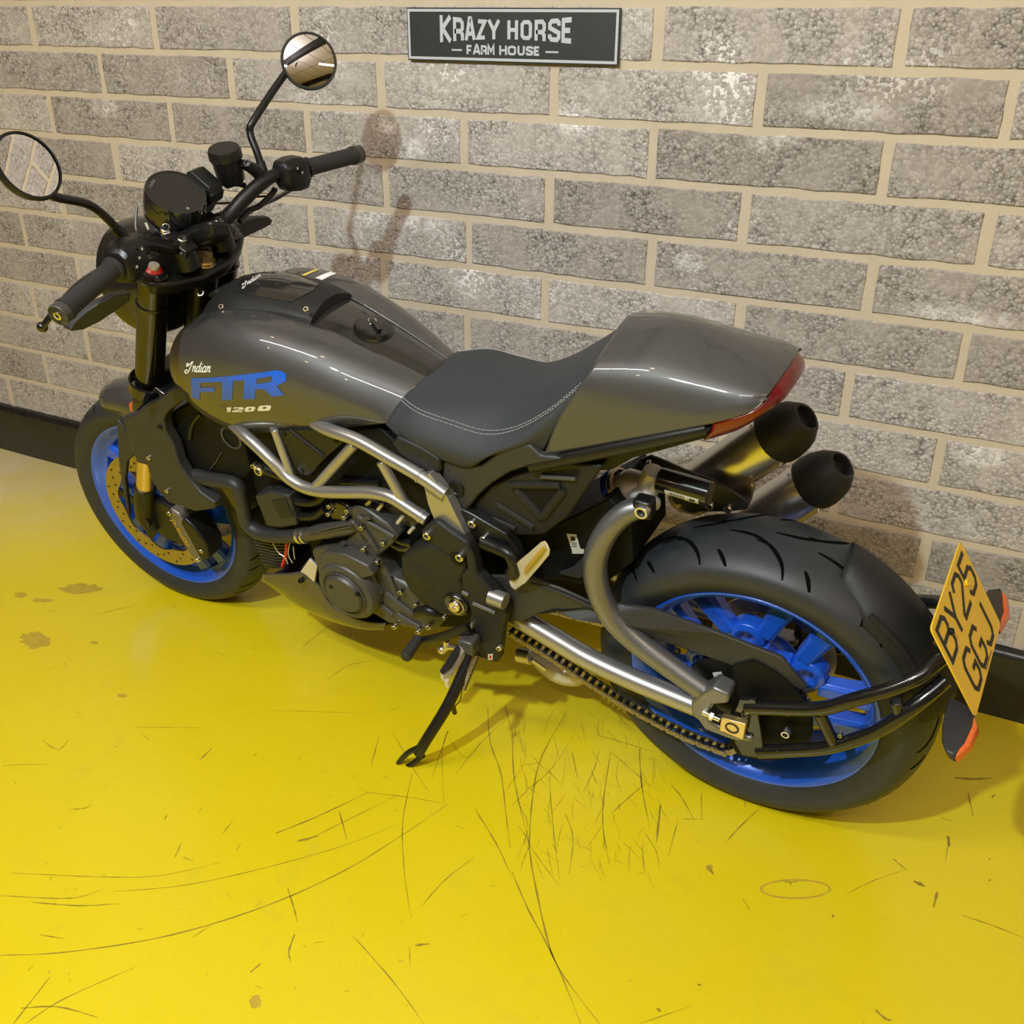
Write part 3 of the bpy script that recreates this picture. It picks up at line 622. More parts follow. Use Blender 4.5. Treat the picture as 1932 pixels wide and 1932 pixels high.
b = MB().tube(PT(5, [(600, 950), (700, 920), (800, 905), (940, 880), (1010, 840)], [.14, .145, .148, .148, .14]), [.014, .0165, .017, .016, .013], 16, sm=5)
wp = build('coolant_pipe', b, 'engine', bike)
for dy in (-12, 10):
    b = MB().tube(PT(5, [(640, 945+dy), (800, 900+dy), (960, 868+dy)], [.160, .165, .163]), .0022, 8, sm=4); build('rib', b, 'engine', wp)
# generator cover
gc = PT(5, [(905, 1395)], .185)[0]
b = MB().lathe([(.0004, .0), (.066, .0), (.071, -.006), (.074, -.035)], gc, (0, 1, 0), 48)
arm = PT(5, [(715, 1100), (760, 1075), (900, 1095), (1080, 1185), (1130, 1260), (1010, 1300), (760, 1260)], .178); b.prism(arm, (0, -.035, 0))
gen = build('generator_cover', b, 'engine', bike, bevel=.004)
b = MB().lathe([(.0004, .009), (.030, .009), (.043, .0085), (.047, .004), (.048, -.003)], gc, (0, 1, 0), 48); build('cap', b, 'engine', gen)
b = MB().lathe([(.051, .0015), (.053, .0035), (.055, .0015)], gc, (0, 1, 0), 48); build('rim_ring', b, 'engine', gen)
for p in ((800, 1345), (1000, 1405)): bolt(gen, PT(5, [p], .194)[0], (0, 1, 0), .0045, .002, m='satin')
# sprocket cover and pivot
sc = plate('sprocket_cover', 5, [(1335, 1120), (1420, 1060), (1560, 1010), (1720, 1085), (1850, 1150), (1850, 1230), (1800, 1310), (1850, 1400), (1880, 1520), (1800, 1590), (1640, 1560), (1500, 1480), (1400, 1380), (1340, 1260)], .176, .06, 'matte', bevel=.008)
cc = PT(5, [(1490, 1280)], .177)[0]
b = MB().lathe([(.0004, 0), (.034, 0), (.037, -.002)], cc, (0, 1, 0), 40); build('boss', b, 'matte', sc)
pc = PT(5, [(1765, 1490)], .182)[0]
b = MB().lathe([(.014, .0), (.024, .001), (.0275, -.004), (.028, -.03)], pc, (0, 1, 0), 36); pv = build('swingarm_pivot', b, 'gloss', bike)
b = MB().lathe([(.0003, .001), (.0055, .001), (.006, .006), (.011, .006), (.0125, .003), (.013, -.006)], pc, (0, 1, 0), 24); build('pivot_nut', b, 'chrome', pv)
b = MB().lathe([(.0165, .002), (.019, .003), (.0215, .002)], pc, (0, 1, 0), 24, a0=.5, a1=4.6); build('lock_ring', b, 'disc', pv)
br = plate('pivot_bracket', 'P', [(330, 130), (400, 60), (500, 20), (640, 130), (850, 270), (920, 420), (960, 640), (1180, 860), (1300, 1080), (1240, 1300), (1200, 1640), (990, 1580), (940, 1450), (830, 1380), (870, 1180), (900, 1080), (860, 950), (790, 800), (780, 640), (850, 560), (830, 420), (640, 420), (430, 280), (340, 210)], .180, .028, 'matte', bevel=.005)
for p, r in (((405, 178), .0085), ((775, 425), .0085), ((893, 1215), .0065), ((595, 1110), .005), ((1225, 1455), .006)): bolt(br, PT('P', [p], .184)[0], (0, 1, 0), r)
b = MB().lathe([(.0003, .0005), (.016, .0005)], PT('P', [(745, 450)], .1802)[0], (0, 1, 0), 28); build('recess', b, 'core', br)
b = MB().cyl(PT('P', [(1120, 870)], .176)[0], PT('P', [(1290, 935)], .176)[0], .0165, 24); build('pivot_sleeve', b, 'silver', br)
for q_ in ([(800, 825), (870, 862)], [(925, 955), (1175, 1065)]): b = MB().tube(PT('P', q_, .181), .0042, 10); build('edge_bar', b, 'grey', br)
b = MB().prism(PT('P', [(1090, 1538), (1145, 1535), (1143, 1598), (1092, 1600)], .181), (0, -.001, 0)); b.prism(PT('P', [(1106, 1552), (1130, 1551), (1130, 1584), (1106, 1585)], .1815), (0, -.001, 0), 1); build('sticker', b, ['label', 'redpaint'], br)
for p in ((1345, 1380), (1465, 1480), (1560, 1650), (1480, 1688), (1295, 1650), (1160, 1150)): bolt(crk, PT(5, [p], .158)[0], (0, 1, 0), .0055)
b = MB().tube(PT('P', [(290, 1060), (420, 1040), (520, 1090)], [.17, .172, .17]), [.012, .012, .006], 14, sm=4); build('gear_sensor', b, 'satin', crk)
# regulator box, wiring, hoses
rb = plate('control_unit', 5, [(205, 640), (330, 605), (470, 640), (520, 800), (535, 870), (410, 890), (300, 875)], .150, .09, 'shroud', bevel=.004)
b = MB().prism(PT(5, [(335, 680), (440, 660), (510, 800), (410, 810)], .152), (0, -.004, 0)); build('connector', b, 'matte', rb)
for y0 in (690, 800): b = MB().tube(PT(5, [(480, y0-20), (600, y0), (690, y0-10), (760, y0-60)], .135), .0095, 12, sm=4); build('hose', b, 'satin', rb)
b = MB().tube([P(*p, .140) for p in ((368, 897), (400, 905), (428, 909), (448, 918), (457, 950), (466, 985), (485, 1003), (515, 1011), (572, 1010))], .0165, 18, sm=5); rh = build('radiator_hose', b, 'shroud', bike)
b = MB().tube([P(*p, .140) for p in ((566, 1010.5), (571, 1010))], .0185, 18); b.tube([P(*p, .140) for p in ((575, 1010), (579, 1009.5))], .0185, 18); build('hose_clamp', b, 'steel', rh)
for m_, q in (('redpaint', [(452, 1010), (448, 1040), (440, 1085)]),): pass
b = MB().tube([P(541, 1022, .13), P(540, 1045, .13), P(533, 1068, .13)], .0042, 10, sm=3); wi = build('red_wire', b, 'redpaint', bike, label='short red sheathed wire')
b = MB()
for q in ([(512, 1020), (525, 1042), (538, 1052), (543, 1064)], [(548, 1020), (544, 1045), (552, 1062)], [(553, 1030), (556, 1055)]): b.tube([P(*p, .133) for p in q], .0013, 6, sm=4)
build('thin_wire', b, 'alu', wi)
# oil cooler fins and belly pan
b = MB()
for i in range(9):
    y_ = 965+i*24; b.prism(PT(5, [(195+i*9, y_), (330+i*8, y_+28), (470, y_+34), (470, y_+46), (328+i*8, y_+41), (197+i*9, y_+12)], .118), (0, -.20, 0))
b.prism(PT(5, [(215, 980), (470, 1010), (470, 1200), (290, 1200)], .112), (0, -.19, 0))
build('oil_cooler', b, 'shroud', bike)
bp_ = [(496, 1084), (572, 1082), (585, 1060), (600, 1072), (606, 1110), (630, 1150), (690, 1172), (725, 1178), (690, 1185), (640, 1180), (585, 1160), (535, 1125), (505, 1100)]
pan = [[], [], [], [], []]
top_ = [(496, 1083), (540, 1082), (574, 1080), (600, 1102), (624, 1140), (680, 1170), (728, 1176)]
bot_ = [(500, 1090), (530, 1118), (560, 1142), (598, 1160), (640, 1174), (690, 1182), (730, 1180)]
for i in range(7):
    t_ = P(*top_[i], .145); q_ = P(*bot_[i], .115); m_ = (t_+q_)/2+V((0, .012, -.006))
    for k, p in enumerate((t_, m_, q_, V((q_.x-.01, .05, q_.z-.012)), V((q_.x-.01, 0, q_.z-.014)))): pan[k].append(p)
secs = [[pan[k][i] for k in range(5)]+[V((pan[k][i].x, -pan[k][i].y, pan[k][i].z)) for k in (3, 2, 1, 0)] for i in range(7)]
b = MB().loft(surf(secs, 4, 4), False, False)
bel = build('belly_pan', b, 'paint', bike, solid=.003, sharp=60)
b = MB().prism(PT(5, [(560, 1230), (630, 1130), (690, 1190), (670, 1310), (600, 1250)], .150), (0, -.006, 0)); build('bracket', b, 'alu', bel, bevel=.001)
bolt(bel, PT(5, [(570, 1295)], .152)[0], (0, 1, .2), .006, m='satin')
b = MB().tube(PT(5, [(700, 1370), (770, 1480), (880, 1560), (1040, 1600), (1150, 1620)], .125), .004, 8, sm=4); build('edge_trim', b, 'satin', bel)
# ---- trellis frame
fr = MB()
T1 = PT(5, [(520, 0), (640, 55), (790, 130), (1000, 205), (1250, 345), (1500, 490), (1690, 625)], [.09, .125, .152, .157, .160, .162, .162])
T2 = PT(5, [(-60, 0), (30, 75), (130, 165), (300, 325), (430, 460), (500, 520), (600, 575), (730, 605), (900, 612), (1080, 612), (1200, 628), (1290, 660), (1400, 730), (1545, 825)], [.09, .125, .150]+[.160]*11)
fr.tube(T1, .0128, 18, sm=5).tube(T2, .0128, 18, sm=5)
fr.tube(PT(5, [(330, 40), (365, 135), (500, 505)], [.115, .148, .155]), .0085, 14).tube(PT(5, [(985, 235), (680, 570)], .155), .0105, 14).tube(PT(5, [(1190, 370), (1370, 690)], .156), .0105, 14)
fr.prism(PT(5, [(1495, 485), (1560, 470), (1695, 640), (1865, 1000), (1790, 985), (1600, 830), (1550, 700), (1530, 610)], .166), (0, -.022, 0))
for a in (((1478, 470), (1500, 495)),): fr.tube(PT(5, [(1480, 478), (1497, 488)], .162), .0145, 18)
fr.tube(PT(5, [(1490, 790), (1515, 805)], .160), .0143, 18)
frame = pair('trellis_frame', fr, 'silver', bike, label='silver tubular trellis frame', bevel=.0012)
b = MB().prism(PT(5, [(1612, 835), (1745, 880), (1775, 965)], .1668), (0, -.001, 0)); build('recess', b, 'grey', frame); b = MB().prism(PT(5, [(1500, 510), (1668, 640), (1665, 690), (1530, 600)], .1668), (0, -.001, 0)); build('recess', b, 'grey', frame)
for p, r in (((255, 435), .011), ((215, 395), .006)): bolt(frame, PT(5, [p], .158)[0], (0, 1, 0), r, .01)
b = MB().cyl(PT(5, [(240, 410)], .15)[0], PT(5, [(440, 490)], .15)[0], .011); build('lug', b, 'satin', frame)
ap = plate('airbox_cover', 5, [(395, 130), (470, 115), (720, 118), (915, 215), (760, 350), (640, 495), (570, 490), (510, 425), (440, 250), (380, 170)], .148, .02, 'satin', bevel=.004)
for p in ((432, 165), (835, 215), (573, 450)): bolt(ap, PT(5, [p], .149)[0], (0, 1, 0), .0048, .002, m='satin')
b = MB().tube(PT(5, [(480, 130), (740, 330)], .149), .0035, 8); build('rib', b, 'satin', ap)
b = MB().tube(PT(5, [(880, 530), (1000, 535), (1180, 545)], .12), .007, 10, sm=6); build('wiring_loom', b, 'satin', bike)
sl = plate('subframe_lug', 5, [(1265, 230), (1310, 180), (1500, 270), (1640, 360), (1650, 450), (1600, 470), (1490, 440), (1330, 320)], .152, .02, 'matte', bevel=.004)
# ---- radiator and shrouds
rad = plate('radiator', 3, [(720, 440), (800, 380), (950, 310), (1180, 480), (1330, 640), (1380, 830), (1330, 900), (900, 860), (830, 770), (790, 640)], .13, .26, 'core', bevel=.004)
b = MB().lathe([(.022, 0), (.025, .002), (.028, 0)], PT(3, [(1230, 590)], .132)[0], (0, 1, 0), 32); build('fan_ring', b, 'engine', rad)
b = MB().tube(PT(3, [(1000, 400), (940, 480), (920, 590)], .132), .006, 8, sm=4); build('hose', b, 'satin', rad)
b = MB().tube(PT(3, [(1160, 700), (1120, 770), (1075, 825)], .132), .0015, 6); build('cable', b, 'engine', rad)
def shroud(name, pts, ys, th, m, label=None):
    q = PT(3, pts, ys); b = MB().prism(q, (0, -th, 0)); return build(name, b, m, bike, bevel=.005, label=label, seg=3)
sp = [(395, 440), (500, 405), (560, 350), (690, 285), (760, 230), (830, 195), (905, 285), (830, 330), (745, 395), (716, 450), (730, 540), (790, 640), (830, 780), (890, 880), (1000, 1010), (1110, 1085), (1100, 1130), (960, 1150), (880, 1120), (760, 1085), (680, 1000), (620, 900), (590, 800), (515, 780), (480, 690), (425, 510)]
sh = shroud('radiator_shroud', sp, .165, .028, 'shroud', 'dark grey radiator side shroud')
bm_ = MB().prism(PT(3, sp, .165), (0, -.028, 0)).mirror(); bm_.v = bm_.v[len(bm_.v)//2:]; k_ = len(bm_.f)//2; n_ = len(bm_.v); bm_.f = [tuple(i-n_ for i in f) for f in bm_.f[k_:]]; bm_.m = bm_.m[k_:]
build('radiator_shroud', bm_, 'shroud', bike, bevel=.005)
for p, m_ in (((605, 740), 'chrome'), ((745, 990), 'chrome'), ((690, 505), 'satin')): bolt(sh, PT(3, [p], .167)[0], (0, 1, 0), .0055, .003, m=m_)
# ---- fork and steering head
SD = V((-math.sin(math.radians(26)), 0, math.cos(math.radians(26))))     # up the fork legs
for s in (1, -1):
    base = V((1.528, .104*s, -.019)); topz = .655
    def on(z): return V((base.x+.0-(z-base.z)*math.tan(math.radians(26))+.012, .104*s, z))
    b = MB().lathe([(.0005, 0), (.030, 0), (.030, (on(.66)-on(.34)).length), (.0005, (on(.66)-on(.34)).length)], on(.34), SD, 28)
    b.lathe([(.034, 0), (.034, .045), (.030, .055)], on(.33), SD, 28); b.lathe([(.0312, 0), (.033, .004), (.0312, .008)], on(.60), SD, 28)
    f_ = build('fork_leg', b, 'gloss', bike, label='black upside-down fork leg with gold stanchion', bevel=.001)
    b = MB().cyl(on(.02), on(.36), .0215, 24); build('stanchion', b, 'gold', f_)
    b = MB().tube([on(.09), on(.04), V((1.535, .098*s, -.01)), V((1.525, .098*s, -.055))], [.026, .026, .026, .020], 16, sm=4); b.cyl(V((1.528, .075*s, -.019)), V((1.528, .118*s, -.019)), .019); build('fork_foot', b, 'satin', f_); b = MB().prism([V((x, .098*s, z)) for x, z in ((1.565, .02), (1.53, .055), (1.46, .045), (1.405, .035), (1.385, -.05), (1.42, -.085), (1.50, -.075), (1.56, -.045))], (0, -.022*s, 0)); build('caliper_bracket', b, 'satin', f_, bevel=.004)
    b = MB().lathe([(.006, .116), (.010, .118), (.013, .114), (.013, .100)], V((1.528, 0, -.019)), (0, s, 0), 24); build('axle_nut', b, 'steel', f_)
    q = on(.676); b = MB().lathe([(.0005, .008), (.010, .008), (.0165, .003), (.017, -.004)], q, SD, 24, mi=0); b.lathe([(.017, .002), (.026, .001), (.029, -.004)], q, SD, 24, mi=2); b.lathe([(.0005, .014), (.010, .014), (.011, .008)], q, SD, 18, mi=1); build('fork_cap', b, ['redpaint' if s > 0 else 'satin', 'alu', 'gloss'], f_)
    b = MB(); bc = V((1.462, .094*s, -.045))
    cp = [(1.385, .040), (1.412, .052), (1.428, .028), (1.416, -.040), (1.398, -.092), (1.368, -.100), (1.356, -.078), (1.370, -.02)]
    b.prism([V((x, .086*s+.028*s, z)) for x, z in cp], (0, -.050*s, 0)); ca = build('brake_caliper', b, 'caliper', bike, bevel=.006, label='grey radial front brake caliper')
    b = MB().prism([V((x, .086*s+.033*s, z)) for x, z in ((1.384, .02), (1.358, -.085), (1.328, -.075), (1.318, -.03), (1.336, .015), (1.364, .04))], (0, -.055*s, 0)); build('caliper_body', b, 'satin', ca, bevel=.005)
    for x, z in ((1.413, .04), (1.372, -.092), (1.345, -.055)): bolt(ca, V((x, .115*s, z)), (0, s, 0), .0065)
    if s > 0: CAL = ca
b = MB()
for sgn in (1, -1): b.lathe([(.040, -.018), (.043, -.014), (.043, .014), (.040, .018)], V((1.528-(.40+.019)*math.tan(math.radians(26))+.012, .104*sgn, .40)), SD, 28, closed=False)
c_ = V((1.322, 0, .395)); xs_ = V((SD.z, 0, -SD.x)); b.box(c_, (.085, .24, .036), (xs_, V((0, 1, 0)), SD)); build('lower_triple_clamp', b, 'gloss', bike, bevel=.006)
b = MB(); c_ = V((1.205, 0, .640)); b.prism([c_+xs_*a+V((0, y, 0)) for a, y in ((.050, .10), (.028, .132), (-.012, .130), (-.034, .095), (-.055, .035), (-.055, -.035), (-.034, -.095), (-.012, -.130), (.028, -.132), (.050, -.10))], SD*.028); tc_ = build('upper_triple_clamp', b, 'satin', bike, bevel=.006)
sn = P(385, 497, 0)+SD*.012; b = MB().lathe([(.0005, .016), (.010, .016), (.0165, .014), (.0175, .0), (.022, -.001), (.022, -.006)], sn, SD, 6); build('steering_nut', b, 'gold', tc_)
b = MB().lathe([(.021, -.014), (.026, -.012), (.027, -.006), (.021, -.005)], sn, SD, 30); build('nut_washer', b, 'steel', tc_)
b = MB().cyl(sn-SD*.02, sn-SD*.21, .030); build('steering_head', b, 'satin', bike)
bolt(tc_, P(378, 553, .03), (-.6, .5, .5), .008)
for sgn in (1, -1):
    b = MB().tube([V((1.165, .05*sgn, .66)), V((1.165, .05*sgn, .705))], .024, 18); b.box(V((1.172, .05*sgn, .708)), (.062, .036, .026), (xs_, V((0, 1, 0)), SD)); cl = build('bar_clamp', b, 'satin', bike, bevel=.004)
    if sgn < 0: bolt(cl, P(411, 429, -.052), (-.5, .35, .8), .0095, .006)
    for p in ((1.160, .05*sgn, .720), (1.200, .05*sgn, .735)): bolt(cl, p, SD, .0095, .006)
# handlebar
hb = [(1.172, 0, .715), (1.172, .06, .715), (1.165, .085, .718), (1.148, .125, .742), (1.130, .165, .762), (1.115, .20, .768), (1.098, .25, .762), (1.075, .40, .746)]
hb = [V((x, -y, z)) for x, y, z in reversed(hb[1:])]+[V(p) for p in hb]
bar_ = build('handlebar', MB().tube(hb, [.0115]*2+[.0125, .0145, .0150, .0155, .0155]+[.0155]+[.0155, .0155, .0150, .0145, .0125]+[.0115]*2, 18, sm=5), 'satin', bike, label='wide black handlebar')
for s in (1, -1):
    a, c = V((1.096, .262*s, .761)), V((1.075, .396*s, .746)); d = (c-a).normalized()
    b = MB().tube([a, a+d*.006, a+d*.008, c-d*.012, c-d*.006, c], [.021, .021, .0172, .0172, .0195, .0195], 22); g = build('grip', b, 'grip', bar_, label='ribbed rubber grip')
    b = MB().cyl(c, c+d*.018, .0185); b.lathe([(.0003, .018), (.0185, .018)], c, d, 20); build('bar_end', b, 'engine', bar_, bevel=.002)
    bolt(bar_, c+d*.018, d, .0075, .002, 'end_bolt')
    m = V((1.105, .228*s, .764)); ax = (d, V((0, 0, 1)).cross(d).normalized(), V((0, 0, 1)))
    b = MB(); rings = []
    for t, w_, h_ in ((-.034, .018, .020), (-.026, .026, .030), (.0, .030, .034), (.020, .029, .033), (.030, .023, .024)):
        rings.append([m+d*t+ax[1]*(w_*sx)+V((0, 0, 1))*(h_*sz-.004) for sx, sz in ((-1, -.5), (-.6, -1), (.6, -1), (1, -.5), (1, .6), (.6, 1), (-.6, 1), (-1, .6))])
    b.loft(rings); pod = build('switch_pod', b, 'satin', bike, bevel=.004)
    for k in range(3 if s > 0 else 2):
        q = m+d*(-.008+.0)+V((-.027, 0, .016-.014*k)); q = m-ax[1]*(.0*s)+V((-.029, -.004*s+.011*s*(k-1), .014-.012*k)); b = MB().box(q, (.007, .009, .007)); build('button', b, 'gloss', pod, bevel=.001)
        b = MB().box(q+V((-.0038, 0, 0)), (.0006, .003, .004)); build('button_mark', b, 'label', pod)
if True:
    # clutch lever (left) and brake lever (right)
    ll = [P(232, 520, .215), P(190, 568, .27), P(140, 585, .32), P(105, 596, .36), P(82, 615, .385)]
    ll = [V((1.135, .19, .745)), V((1.155, .23, .742)), V((1.165, .29, .735)), V((1.150, .36, .722)), P(80, 617, .385)]
    b = MB().tube(ll, [.009, .009, .008, .007, .007], 12, sm=5, flat=(.7, 1.2)); b.ball(ll[-1], .0095); build('clutch_lever', b, 'gloss', bike)
    rl = [V((x, -y, z)) for x, y, z in ((1.150, .185, .740), (1.175, .23, .735), (1.178, .29, .733), (1.160, .34, .73))]
    rl = [P(451, 415, -.15), P(480, 392, -.19), P(515, 377, -.25), P(549, 358, -.31)]
    b = MB().tube(rl, [.007, .0075, .007, .006], 12, sm=5, flat=(.7, 1.2)); build('brake_lever', b, 'gloss', bike)
    b = MB().tube([P(452, 418, -.10), P(468, 398, -.13), P(490, 388, -.16), P(512, 367, -.19), P(520, 355, -.2)], .006, 12, sm=5); build('brake_hose', b, 'satin', bike)
    b = MB().tube([P(398, 384, -.08), P(440, 382, -.13), P(480, 372, -.17), P(510, 370, -.19)], .0022, 8, sm=4); build('throttle_cable', b, 'satin', bike)
    b = MB().tube([P(258, 390, .07), P(256, 425, .09), P(258, 440, .10), P(248, 455, .13)], .0026, 8, sm=5); build('clutch_cable', b, 'engine', bike)
    # master cylinder with reservoir
    rc = P(430, 312, -.125); b = MB().lathe([(.0005, .036), (.030, .036), (.033, .030), (.033, .016), (.0295, .014), (.027, -.030), (.024, -.034), (.0005, -.034)], rc, (-.12, .1, 1), 28); rs = build('fluid_reservoir', b, 'satin', bike, label='black brake fluid reservoir')
    b = MB().tube([P(424, 342, -.125), P(428, 350, -.125), P(445, 346, -.135), P(462, 350, -.15)], .006, 12, sm=4); build('hose', b, 'gloss', rs)
    b = MB().tube([P(455, 308, -.13), P(480, 320, -.16), P(495, 338, -.17)], [.008, .013, .012], 14, sm=3); build('bracket', b, 'satin', rs)
    bolt(rs, P(468, 310, -.135), (-.3, .6, .6),   .008, m='satin')
    b = MB().box(V((1.135, .185, .762)), (.04, .05, .04)); build('clutch_perch', b, 'satin', bike, bevel=.008)
# mirrors
def mirror_(s, path, c, nrm, r):
    b = MB().tube(path, .0076, 14, sm=5); b.cyl(path[0], path[0]+(path[1]-path[0]).normalized()*.03, .0095)
    st = build('mirror', b, 'satin', bike, label='round black bar mirror')
    n = V(nrm).normalized(); b = MB().lathe([(r*.93, .004), (r, .004), (r*1.03, -.002), (r*.95, -.012), (r*.5, -.020), (.0005, -.022)], c, n, 48); build('mirror_housing', b, 'satin', st)
    sag = .0026 if s < 0 else .0003; b = MB().lathe([(max(.0005, r*.94*k/14), .0022+sag*(1-(k/14)**2)) for k in range(15)], c, n, 56); build('mirror_glass', b, 'mirror', st, label='round mirror glass')
LM = P(53, 313, .345); RMc = P(583, 115, -.345)
mirror_(1, [V((1.135, .19, .775)), P(205, 415, .205), P(165, 385, .235), P(100, 370, .315), LM+V((.012, -.01, -.03))], LM, (-.80, -.10, .36), .0535)
mirror_(-1, [P(500, 334, -.185), P(493, 312, -.19), P(484, 285, -.195), P(472, 250, -.205), P(480, 225, -.22), P(543, 133, -.325), RMc+V((.012, .02, -.005))], RMc, (-.68, .60, .40), .0545)
# instrument
GC = P(332, 364, 0); gn = V((-.56, .06, .83)).normalized()
b = MB().lathe([(.0530, .003), (.0565, .003), (.0585, -.004), (.0585, -.030), (.056, -.055), (.045, -.075), (.0005, -.078)], GC, gn, 56); ga = build('instrument_gauge', b, 'gloss', bike, label='round black instrument gauge')
b = MB().lathe([(.0005, .0022), (.0535, .0022)], GC, gn, 56); scr = build('gauge_screen', b, 'screen', ga)
gx = V((0, -1, 0)); gy = gn.cross(gx)*-1
gy = gx.cross(gn)*-1 if gx.cross(gn).z < 0 else gx.cross(gn)
SCRIPT = {  # cursive strokes, unit x-height letters
 'I': [[(.35, 1.0), (.1, 1.25), (.0, .95), (.25, .85), (.75, 1.35), (1.0, 1.5), (.8, .9), (.62, .25), (.4, -.15), (.05, -.2), (-.1, .05), (.1, .25), (.35, .1)]],
 'n': [[(0, .75), (.12, .85), (.05, 0)], [(.07, .4), (.3, .8), (.48, .78), (.42, .2), (.5, .02), (.65, .15)]],
 'd': [[(.5, .75), (.25, .85), (.02, .5), (.02, .12), (.2, 0), (.45, .3)], [(.68, 1.5), (.5, .6), (.45, .15), (.52, 0), (.68, .15)]],
 'i': [[(.1, .8), (.03, .2), (.1, 0), (.28, .15)], [(.18, 1.12), (.2, 1.2)]],
 'a': [[(.5, .75), (.25, .85), (.02, .5), (.02, .12), (.2, 0), (.45, .3)], [(.55, .82), (.45, .2), (.52, 0), (.68, .15)]]}
def script_word(w_, x0=0.):
    adv = {'I': 1.15, 'n': .72, 'd': .76, 'i': .34, 'a': .74}; out = []
    for ch in w_:
        for s_ in SCRIPT[ch]:
            out.append([(x0+x, y) for x, y in [(q.x, q.y) for q in crm([V((a, c, 0)) for a, c in s_], [0]*len(s_), 4)[0]]])
        x0 += adv[ch]
    return out, x0
wd_, wl = script_word('Indian')
b = MB()
for s_ in wd_: stroke(b, s_, .0016, GC+gn*.0024+gy*.030-gx*.036, gx*.0055+gy*.0026, gy*.0055, gn*.0003)
build('gauge_lettering', b, 'label', ga)
b = MB()
for a in (-.022, .004, .022):
    b.lathe([(.0017, .0), (.0026, .0)], GC+gn*.0028-gy*.043+gx*(a+.008), gn, 14)
build('gauge_icon', b, 'label', ga)
b = MB().prism(PT(9, [(1100, 100), (1160, 90), (1390, 290), (1400, 370), (1420, 380), (1405, 480), (1340, 530), (1280, 640), (1150, 560)], -.05), (0, -.035, .0)); build('gauge_bracket', b, 'satin', bike, bevel=.006)
b = MB().prism(PT(9, [(560, 560), (700, 720), (850, 790), (1050, 760), (1300, 700), (1400, 680), (1440, 900), (1200, 1000), (1000, 1010), (850, 900), (640, 760)], 0.02), (0, -.05, -.02)); build('gauge_mount', b, 'satin', bike, bevel=.01)
for p in ((855, 830),): bolt(ga, PT(9, [p], .05)[0], (-.4, .3, .8), .010)
b = MB().prism(PT(9, [(595, 715), (625, 710), (655, 790), (635, 795)], .062), (.001, -.001, 0)); build('sticker', b, 'label', ga)
# headlight shell
HC = V((1.325, 0, .610)); hx = V((.96, 0, -.28)).normalized()
b = MB().lathe([(.0005, -.085), (.035, -.083), (.075, -.068), (.108, -.035), (.120, .005), (.122, .030), (.116, .040), (.112, .034), (.0005, .040)], HC, hx, 56); hd = build('headlight', b, 'gloss', bike)
b = MB().lathe([(.110, .040), (.085, .050), (.04, .056), (.0005, .058)], HC, hx, 48); build('headlight_lens', b, 'mirror', hd)
def leaf(name, z, pts, ys, th, m, lens=None):
    b = MB().prism(PT(z, pts, ys), th); return build(name, b, m, bike, bevel=.004, seg=3)
li = leaf('front_indicator', 1, [(530, 1690), (560, 1640), (660, 1560), (760, 1500), (900, 1440), (1000, 1420), (990, 1480), (880, 1560), (760, 1640), (640, 1700), (545, 1715)], [.30, .29, .27, .25, .22, .19, .19, .22, .25, .28, .30], (.02, 0, .004), 'shroud')
ri = leaf('front_indicator', 2, [(380, 1920), (420, 1880), (480, 1810), (570, 1765), (660, 1745), (770, 1740), (798, 1770), (780, 1810), (680, 1860), (540, 1925), (420, 1960)], [-.15, -.16, -.18, -.21, -.23, -.26, -.27, -.26, -.23, -.19, -.15], (.02, 0, .004), 'shroud')
for o_, q in ((li, (.02, .004, .006)), (ri, (.02, -.004, .006))):
    b = MB(); b.v = [tuple(V(p)-V((0, 0, HUB))) for p in [v.co for v in o_.data.vertices]]; n_ = len(b.v)//2
    c_ = sum((V(p) for p in b.v), V())/len(b.v)
    b2 = MB().prism([c_+(V(p)-c_)*.93+V((.019, 0, 0)) for p in b.v[:n_]], (.008, 0, 0)); build('lens', b2, 'orange', o_, bevel=.003)
# front fender
b = MB(); rings = []
for i in range(29):
    a = math.radians(72+i*3.4); e = .012*max(0, (5-i)/5)
    prof = [(.262-.0+e, .066), (.290, .0665), (.309, .060), (.320, .044), (.327, .022), (.329, 0)]
    if i < 6: prof = [(r_*(1-(.0 if j > 1 else .0)), y*(.86+.14*i/6)) for j, (r_, y) in enumerate(prof)]
    full = [(r_, y) for r_, y in prof]+[(r_, -y) for r_, y in reversed(prof[:-1])]
    rings.append([V((math.cos(a)*r_, y, math.sin(a)*r_)) for r_, y in full])
b.loft(rings, False, False); fe = build('front_fender', xf(b, FM), 'paint', bike, solid=.003, label='grey painted front fender', sharp=50)
q = shroud('fork_guard', [(362, 450), (410, 500), (480, 640), (500, 715), (440, 770), (425, 900), (440, 1050), (455, 1190), (430, 1110), (400, 940), (375, 760), (365, 600)], .112, .012, 'shroud')
b = MB().lathe([(.0004, .006), (.010, .005), (.013, 0)], PT(3, [(487, 355)], .10)[0], (.3, .9, .3), 20); build('side_reflector', b, 'orange', fe)
def loc_decal():
    out = []
    word = 'brembo'
    return out
